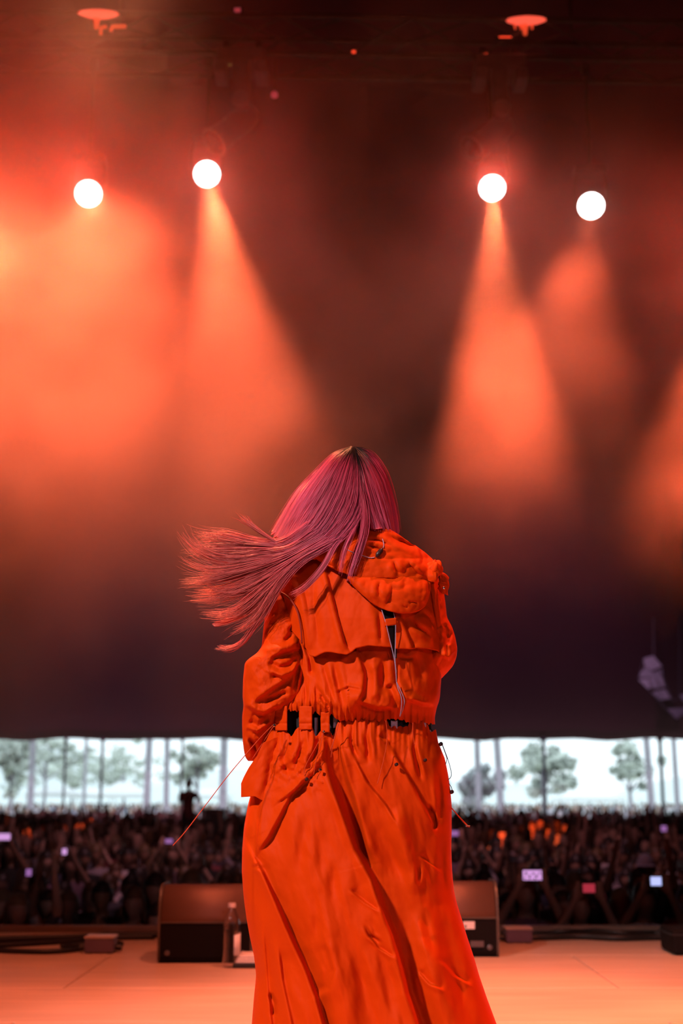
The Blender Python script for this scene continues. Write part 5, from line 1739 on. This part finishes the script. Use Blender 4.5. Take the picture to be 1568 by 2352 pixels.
def hair_group(guides, count, n=18, rad=.0008, jit=(3, 3, .006), tipjit=(9, 7, .02), clumps=22, len_var=.12, along0=0.0, along1=1.0, seed=1, pull=.75, flip=0.0):
    """strands between guide curves; every guide is a list of (u, v, depth offset)"""
    r = np.random.default_rng(seed)
    G = [spline(g, 24) for g in guides]
    G = np.stack(G)                                    # (g, 24, 3)
    Vs = []; Fs = []; AL = []; SH = []; base = 0
    cw = r.uniform(0, len(G) - 1, clumps); co = r.normal(size=(clumps, 3)) * np.array(tipjit) * .8; csd = r.uniform(.80, 1.18, clumps); cf = r.normal(-.5, .8, clumps)
    for s in range(count):
        w = r.uniform(0, len(G) - 1.0001)
        ci = int(np.argmin(np.abs(cw - w) + r.uniform(0, .35, clumps)))
        wt = w + (cw[ci] - w) * pull                    # tips pull toward the clump
        tt = np.linspace(0, 1, 24)[:, None]
        ww = w + (wt - w) * tt[:, 0] ** 1.5
        i0 = np.minimum(ww.astype(int), len(G) - 2); f = (ww - i0)[:, None]
        k = np.arange(24)
        c = G[i0, k] * (1 - f) + G[i0 + 1, k] * f
        c = c + r.normal(size=3) * np.array(jit) * (.35 + .65 * np.sin(np.pi * np.minimum(tt, .5))) + (co[ci] * .75 + r.normal(size=3) * np.array(tipjit) * .6) * tt ** 2.4
        if flip: c[:, 1] += flip * cf[ci] * np.clip((tt[:, 0] - .55) / .45, 0, 1) ** 2.2
        end = 1 - abs(r.normal(0, len_var))
        end = max(.55, end)
        q = np.linspace(0, 23 * end, n); i = np.minimum(q.astype(int), 22); f = (q - i)[:, None]
        c = c[i] * (1 - f) + c[i + 1] * f
        Pw = P(c[:, 0], c[:, 1], SY + c[:, 2])
        d = np.gradient(Pw, axis=0); d /= (np.linalg.norm(d, axis=1)[:, None] + 1e-9)
        a = np.cross(d, np.array([.1, -1, .15])); a /= (np.linalg.norm(a, axis=1)[:, None] + 1e-9); b = np.cross(d, a)
        rr = rad * r.uniform(.7, 1.3) * np.clip(1.15 - np.linspace(0, 1, n) ** 3 * .95, .1, 1)[:, None]
        ring = np.stack([Pw + a * rr, Pw - a * rr * .5 + b * rr * .87, Pw - a * rr * .5 - b * rr * .87], 1)
        Vs.append(ring.reshape(-1, 3)); Fs.append(grid_faces(n, 3, True) + base); base += n * 3
        al = along0 + (along1 - along0) * np.linspace(0, end, n)
        AL.append(np.repeat(np.clip(al + r.normal(0, .02), 0, 1), 3)); SH.append(np.full(n * 3, csd[ci] * r.uniform(.8, 1.15)))
    return np.concatenate(Vs), np.concatenate(Fs), np.concatenate(AL), np.concatenate(SH)


def build_hair(name, groups, parent):
    V = []; Fc = []; A = []; S = []; base = 0
    for g in groups:
        v, f, a, s = g
        V.append(v); Fc.append(f + base); A.append(a); S.append(s); base += len(v)
    return np_mesh(name, np.concatenate(V), np.concatenate(Fc), M['hair'], parent, True, {'along': np.concatenate(A), 'shade': np.concatenate(S)})


# scalp cap underneath so no skin shows through
cv = []; n1, n2 = 40, 24
hc_w = P(806, 1128, SY - .005)
for j in range(n2 + 1):
    ph = -math.pi / 2 + math.pi * j / n2
    for k in range(n1):
        th = 2 * math.pi * k / n1
        cv.append((hc_w[0] + .088 * math.cos(ph) * math.cos(th), hc_w[1] + .098 * math.cos(ph) * math.sin(th), hc_w[2] + .112 * math.sin(ph)))
cvn = np.array(cv)
along_c = np.clip(.02 + (hc_w[2] + .112 - cvn[:, 2]) * 1.6, 0, .5)
hair = np_mesh('hair', cvn, grid_faces(n2 + 1, n1, True), M['hair'], singer, True, {'along': along_c, 'shade': np.full(len(cvn), .75)})

# left sheet falling past the cheek, ends free
gA = [[(806, 1028, -.02), (770, 1040, -.03), (725, 1082, -.02), (680, 1128, .0), (645, 1185, .01), (620, 1228, .02)],
      [(806, 1027, -.05), (765, 1046, -.07), (722, 1095, -.07), (685, 1145, -.05), (652, 1200, -.02), (630, 1238, -.0)],
      [(808, 1027, -.07), (770, 1055, -.10), (730, 1110, -.11), (695, 1165, -.09), (665, 1215, -.05), (645, 1245, -.03)],
      [(810, 1027, -.08), (780, 1062, -.115), (745, 1125, -.125), (710, 1180, -.11), (680, 1228, -.08), (660, 1250, -.05)],
      [(812, 1028, -.082), (792, 1066, -.112), (764, 1135, -.124), (730, 1195, -.116), (695, 1240, -.095), (675, 1258, -.07)]]
# swept over the back and thrown out to the left
gB = [[(808, 1027, -.08), (782, 1062, -.115), (748, 1130, -.135), (705, 1200, -.13), (650, 1243, -.10), (590, 1243, -.06), (520, 1222, -.03), (462, 1228, .0)],
      [(810, 1027, -.085), (795, 1068, -.12), (768, 1140, -.145), (722, 1215, -.15), (662, 1258, -.12), (590, 1262, -.08), (500, 1262, -.04), (428, 1256, .0)],
      [(812, 1028, -.09), (806, 1075, -.125), (786, 1150, -.15), (738, 1228, -.16), (668, 1270, -.14), (590, 1292, -.10), (490, 1312, -.05), (422, 1312, .0)],
      [(814, 1029, -.09), (816, 1085, -.13), (805, 1160, -.155), (752, 1236, -.17), (676, 1280, -.15), (598, 1322, -.11), (500, 1360, -.06), (428, 1366, .0)],
      [(815, 1030, -.092), (823, 1092, -.13), (820, 1168, -.155), (768, 1240, -.175), (682, 1290, -.155), (612, 1350, -.12), (545, 1405, -.07), (470, 1412, -.02)],
      [(816, 1032, -.092), (828, 1100, -.13), (832, 1175, -.155), (782, 1240, -.175), (690, 1292, -.16), (632, 1358, -.13), (592, 1420, -.09), (535, 1480, -.03)]]
gB2 = [[(700, 1255, -.14), (655, 1310, -.13), (615, 1390, -.11), (585, 1435, -.09), (555, 1478, -.06), (525, 1489, -.04), (498, 1486, -.03)],
       [(705, 1262, -.14), (660, 1318, -.13), (622, 1395, -.11), (595, 1430, -.09), (562, 1470, -.06), (530, 1490, -.04), (508, 1488, -.03)]]
gC = [[(813, 1027, -.06), (852, 1036, -.06), (885, 1078, -.04), (903, 1130, -.02), (914, 1185, -.01), (919, 1228, .0)],
      [(813, 1027, -.08), (848, 1046, -.09), (880, 1092, -.09), (898, 1145, -.08), (908, 1195, -.07), (912, 1232, -.06)],
      [(813, 1028, -.088), (840, 1056, -.115), (865, 1105, -.125), (882, 1155, -.12), (892, 1200, -.11), (898, 1230, -.10)],
      [(814, 1030, -.09), (832, 1065, -.125), (846, 1115, -.14), (860, 1165, -.14), (872, 1200, -.14), (880, 1218, -.14)],
      [(815, 1032, -.09), (826, 1080, -.13), (834, 1130, -.145), (842, 1175, -.15), (850, 1205, -.155), (852, 1215, -.16)]]
gD = [[(816, 1040, -.10), (826, 1110, -.14), (832, 1180, -.16), (828, 1230, -.18), (814, 1275, -.19), (802, 1318, -.195), (799, 1338, -.19)],
      [(818, 1045, -.10), (832, 1115, -.14), (844, 1180, -.16), (842, 1225, -.18), (828, 1270, -.19), (812, 1300, -.195), (803, 1325, -.19)]]
gE = [[(800, 1215, -.16), (765, 1255, -.18), (740, 1300, -.19), (700, 1345, -.19), (664, 1366, -.18)],
      [(805, 1215, -.16), (772, 1258, -.18), (746, 1305, -.19), (705, 1348, -.19), (672, 1364, -.18)]]
gF = [[(640, 1250, -.10), (600, 1225, -.08), (570, 1200, -.06), (552, 1180, -.05)], [(645, 1250, -.10), (606, 1224, -.08), (578, 1202, -.06), (560, 1188, -.05)]]
gG = [[(820, 1200, -.16), (800, 1240, -.19), (785, 1280, -.195), (779, 1318, -.19)], [(822, 1205, -.16), (804, 1242, -.19), (789, 1282, -.195), (782, 1312, -.19)]]
def hair_sheet(guides, nw, n, along0, along1, ragged, seed, dep=0.0, end=1.0):
    """smooth mass of hair lofted between guide curves, with soft clumps running along it and ragged ends"""
    r = np.random.default_rng(seed)
    G = np.stack([spline(g, 40) for g in guides])
    w = np.linspace(0, len(G) - 1.0001, nw); wn = w / (len(G) - 1)
    i0 = w.astype(int); f = (w - i0)[:, None, None]
    f = f * f * (3 - 2 * f) * .5 + f * .5
    S = G[i0] * (1 - f) + G[i0 + 1] * f                       # (nw, 40, 3)
    k1 = noise2(wn * 9 + seed, 0 * wn, seed); k2 = noise2(wn * 26 + seed * 2, 0 * wn, seed + 1); k3 = noise2(wn * 70, 0 * wn, seed + 2)
    ends = np.clip(end - ragged * (.5 + .35 * k1 + .35 * k2), .5, 1.0)
    V = []; A = []; Sh = []
    for j in range(nw):
        q = np.linspace(0, 39 * ends[j], n); i = np.minimum(q.astype(int), 38); ff = (q - i)[:, None]
        c = S[j, i] * (1 - ff) + S[j, i + 1] * ff
        t = np.linspace(0, 1, n)
        edge = min(1, min(wn[j], 1 - wn[j]) * 9)
        c = c.copy()
        c[:, 2] += dep - (.0032 * k1[j] + .0018 * k2[j] + .0008 * k3[j]) * np.clip(t * 3, 0, 1) + .014 * (1 - edge) ** 2
        c[:, 0] += 3 * k2[j] * t ** 2; c[:, 1] += 4 * k1[j] * t ** 2
        V.append(P(c[:, 0], c[:, 1], SY + c[:, 2])); A.append(np.clip(along0 + (along1 - along0) * t * ends[j] + .02 * k2[j], 0, 1)); Sh.append(np.full(n, np.clip(1 + .10 * k2[j] + .10 * k3[j], .7, 1.25)))
    V = np.stack(V); A = np.stack(A); Sh = np.stack(Sh)
    B = V.copy(); B[:, :, 1] += .012                           # inner face of the mass
    nv = nw * n
    F1 = grid_faces(nw, n); F2 = F1[:, ::-1] + nv
    rim = []
    for a in range(n - 1): rim += [(a, a + 1, nv + a + 1, nv + a), ((nw - 1) * n + a + 1, (nw - 1) * n + a, nv + (nw - 1) * n + a, nv + (nw - 1) * n + a + 1)]
    for a in range(nw - 1): rim += [(a * n, nv + a * n, nv + (a + 1) * n, (a + 1) * n), (a * n + n - 1, (a + 1) * n + n - 1, nv + (a + 1) * n + n - 1, nv + a * n + n - 1)]
    return np.concatenate([V.reshape(-1, 3), B.reshape(-1, 3)]), np.concatenate([F1, F2, np.array(rim)]), np.concatenate([A.ravel(), A.ravel()]), np.concatenate([Sh.ravel(), Sh.ravel()])


build_hair('hair_mass', [
    hair_sheet(gA, 90, 40, 0, .75, .10, 3, .006),
    hair_sheet(gB, 220, 70, 0, 1, .22, 4, .004, .86),
    hair_sheet(gC, 130, 40, 0, .5, .08, 5, .004),
    hair_sheet(gD, 26, 30, .05, .5, .12, 6, .004)], hair)
build_hair('hair_strands', [
    hair_group(gA, 110, rad=.0005, jit=(3, 3, .003), tipjit=(7, 8, .012), clumps=26, along0=.0, along1=.75, seed=11),
    hair_group(gB, 260, n=22, rad=.0005, jit=(3, 3, .003), tipjit=(13, 9, .014), clumps=30, len_var=.10, seed=12),
    hair_group([g[3:] for g in gB], 950, n=20, rad=.0007, jit=(5, 5, .006), tipjit=(16, 11, .02), clumps=17, len_var=.16, along0=.45, along1=1, seed=22, pull=.93, flip=34),
    hair_group(gB2, 170, n=18, rad=.0008, jit=(2, 2, .004), tipjit=(4, 4, .01), clumps=5, along0=.5, along1=1, seed=13),
    hair_group(gC, 90, rad=.0005, jit=(2, 3, .003), tipjit=(4, 8, .010), clumps=26, along0=.0, along1=.5, seed=14),
    hair_group(gD, 50, rad=.0006, jit=(3, 3, .003), tipjit=(4, 10, .006), clumps=6, along0=.05, along1=.5, seed=15),
    hair_group(gE, 60, rad=.0007, jit=(2, 2, .003), tipjit=(3, 5, .005), clumps=3, along0=.4, along1=.7, seed=16),
    hair_group(gF, 50, rad=.0006, jit=(2, 2, .005), tipjit=(10, 8, .01), clumps=4, along0=.6, along1=1, seed=17),
    hair_group(gG, 30, rad=.0006, jit=(2, 2, .003), tipjit=(3, 6, .005), clumps=3, along0=.3, along1=.6, seed=18),
], hair)

# ------------------------------------------------------------------ stage smoke: drifting clouds in a real volume grid
SMOKE_LO, SMOKE_HI, SMOKE_RES = (-4.6, 3.9, 0.1), (4.6, 10.6, 7.0), (92, 66, 68)
# clouds: (pixel u, v, depth, radius x, y, z, density)
CLOUDS = [(40, 760, 6.9, 1.3, 1.7, 1.3, 0.30), (120, 1080, 6.6, 0.9, 1.4, 0.9, 0.16), (600, 800, 7.6, 0.75, 1.3, 1.2, 0.34),
          (1150, 740, 7.8, 0.55, 1.1, 0.7, 0.50), (1100, 900, 7.4, .5, 1.0, .5, .34), (1560, 760, 7.4, 0.75, 1.3, 0.8, 0.26), (540, 1040, 6.8, 0.8, 1.2, 0.6, 0.20),
          (20, 430, 9.0, 1.0, 0.9, 0.9, 0.15), (1340, 920, 7.0, 1.0, 1.2, 0.5, 0.14), (210, 470, 9.2, .45, .5, .4, .12), (480, 420, 9.3, .3, .4, .4, .05), (1130, 450, 9.3, .3, .4, .4, .05), (1350, 490, 9.4, .3, .4, .4, .05),
          (505, 500, 9.0, .35, .5, .6, .14), (1135, 520, 9.0, .3, .5, .6, .30), (240, 500, 9.0, .4, .5, .4, .10), (90, 1180, 5.7, .9, 1.0, .7, .30), (540, 1120, 6.2, .8, 1.0, .6, .26), (1150, 1040, 6.6, .9, 1.1, .5, .20), (200, 1000, 7.0, 2.4, 2.2, 2.0, .030), (1000, 980, 6.8, 1.6, 1.5, .8, .05)]
# thin steady haze hanging right under the lamps
HALOS = [(1132, 480, 9.2, .28, .45, .5, .085), (1352, 510, 9.3, .25, .4, .38, .045), (480, 450, 9.2, .25, .4, .4, .04), (215, 480, 9.2, .3, .4, .35, .04)]
HAZE_GAIN = 1.25
HAZE_BASE = -0.003

sm_m = bpy.data.materials.new('smoke'); sm_m.use_nodes = True
nt = sm_m.node_tree; N = nt.nodes; L = nt.links
N.clear()
out = N.new('ShaderNodeOutputMaterial')
vol = N.new('ShaderNodeVolumeScatter')
vol.inputs['Color'].default_value = (1, 0.93, 0.88, 1)
vol.inputs['Anisotropy'].default_value = 0.65
at_ = N.new('ShaderNodeAttribute'); at_.attribute_name = 'density'
L.new(at_.outputs['Fac'], vol.inputs['Density'])
L.new(vol.outputs['Volume'], out.inputs['Volume'])

sm_m.cycles.volume_sampling = 'DISTANCE'
gt = bpy.data.node_groups.new('smoke_field', 'GeometryNodeTree')
gt.interface.new_socket('Geometry', in_out='INPUT', socket_type='NodeSocketGeometry')
gt.interface.new_socket('Geometry', in_out='OUTPUT', socket_type='NodeSocketGeometry')
N = gt.nodes; L = gt.links
go = N.new('NodeGroupOutput')
vc = N.new('GeometryNodeVolumeCube')
vc.inputs['Min'].default_value = SMOKE_LO; vc.inputs['Max'].default_value = SMOKE_HI
for k, r_ in zip('XYZ', SMOKE_RES): vc.inputs['Resolution ' + k].default_value = r_
smn = N.new('GeometryNodeSetMaterial'); smn.inputs['Material'].default_value = sm_m
L.new(vc.outputs['Volume'], smn.inputs['Geometry']); L.new(smn.outputs['Geometry'], go.inputs[0])
pos = N.new('GeometryNodeInputPosition').outputs[0]


def mth(op, a, b=None, c=None):
    n = N.new('ShaderNodeMath'); n.operation = op
    for i, s in enumerate((a, b, c)):
        if s is None: continue
        if isinstance(s, (int, float)): n.inputs[i].default_value = s
        else: L.new(s, n.inputs[i])
    return n.outputs[0]


def vmth(op, a, b):
    n = N.new('ShaderNodeVectorMath'); n.operation = op
    for i, s in enumerate((a, b)):
        if isinstance(s, tuple): n.inputs[i].default_value = s
        else: L.new(s, n.inputs[i])
    return n


nz = N.new('ShaderNodeTexNoise'); nz.inputs['Scale'].default_value = 1.15; nz.inputs['Detail'].default_value = 4.0; nz.inputs['Roughness'].default_value = 0.6
nz.inputs['Distortion'].default_value = 0.5
L.new(vmth('ADD', pos, (3.1, 0.4, 1.7)).outputs[0], nz.inputs['Vector'])
billow = N.new('ShaderNodeMapRange'); billow.interpolation_type = 'SMOOTHSTEP'
billow.inputs['From Min'].default_value = 0.43; billow.inputs['From Max'].default_value = 0.59
billow.inputs['To Min'].default_value = 0.06; billow.inputs['To Max'].default_value = 1.0
L.new(nz.outputs[0], billow.inputs['Value'])
acc = None
halo = None
for k_, (u, v, Y, rx, ry, rz, dens) in enumerate(CLOUDS + HALOS):
    c = P(u, v, Y)
    s_ = vmth('DIVIDE', vmth('SUBTRACT', pos, tuple(c.tolist())).outputs[0], (rx, ry, rz)).outputs[0]
    d_ = vmth('DOT_PRODUCT', s_, s_).outputs['Value']
    g = mth('MULTIPLY', mth('EXPONENT', mth('MULTIPLY', d_, -1.0)), dens)
    if k_ < len(CLOUDS): acc = g if acc is None else mth('ADD', acc, g)
    else: halo = g if halo is None else mth('ADD', halo, g)
dens = mth('ADD', mth('MULTIPLY', mth('MULTIPLY', acc, billow.outputs[0]), HAZE_GAIN), HAZE_BASE)
dens = mth('ADD', dens, halo)
dens = mth('MAXIMUM', dens, 0.0)
L.new(dens, vc.inputs['Density'])
hz = MB(); hz.box(((SMOKE_LO[0] + SMOKE_HI[0]) / 2, 7.2, 3.5), (.01, .01, .01))
haze = hz.build('stage_smoke', [sm_m])
gm = haze.modifiers.new('smoke', 'NODES'); gm.node_group = gt
tag(haze, 'drifting orange-lit stage smoke filling the air between the lamps and the singer', 'smoke', kind='stuff')
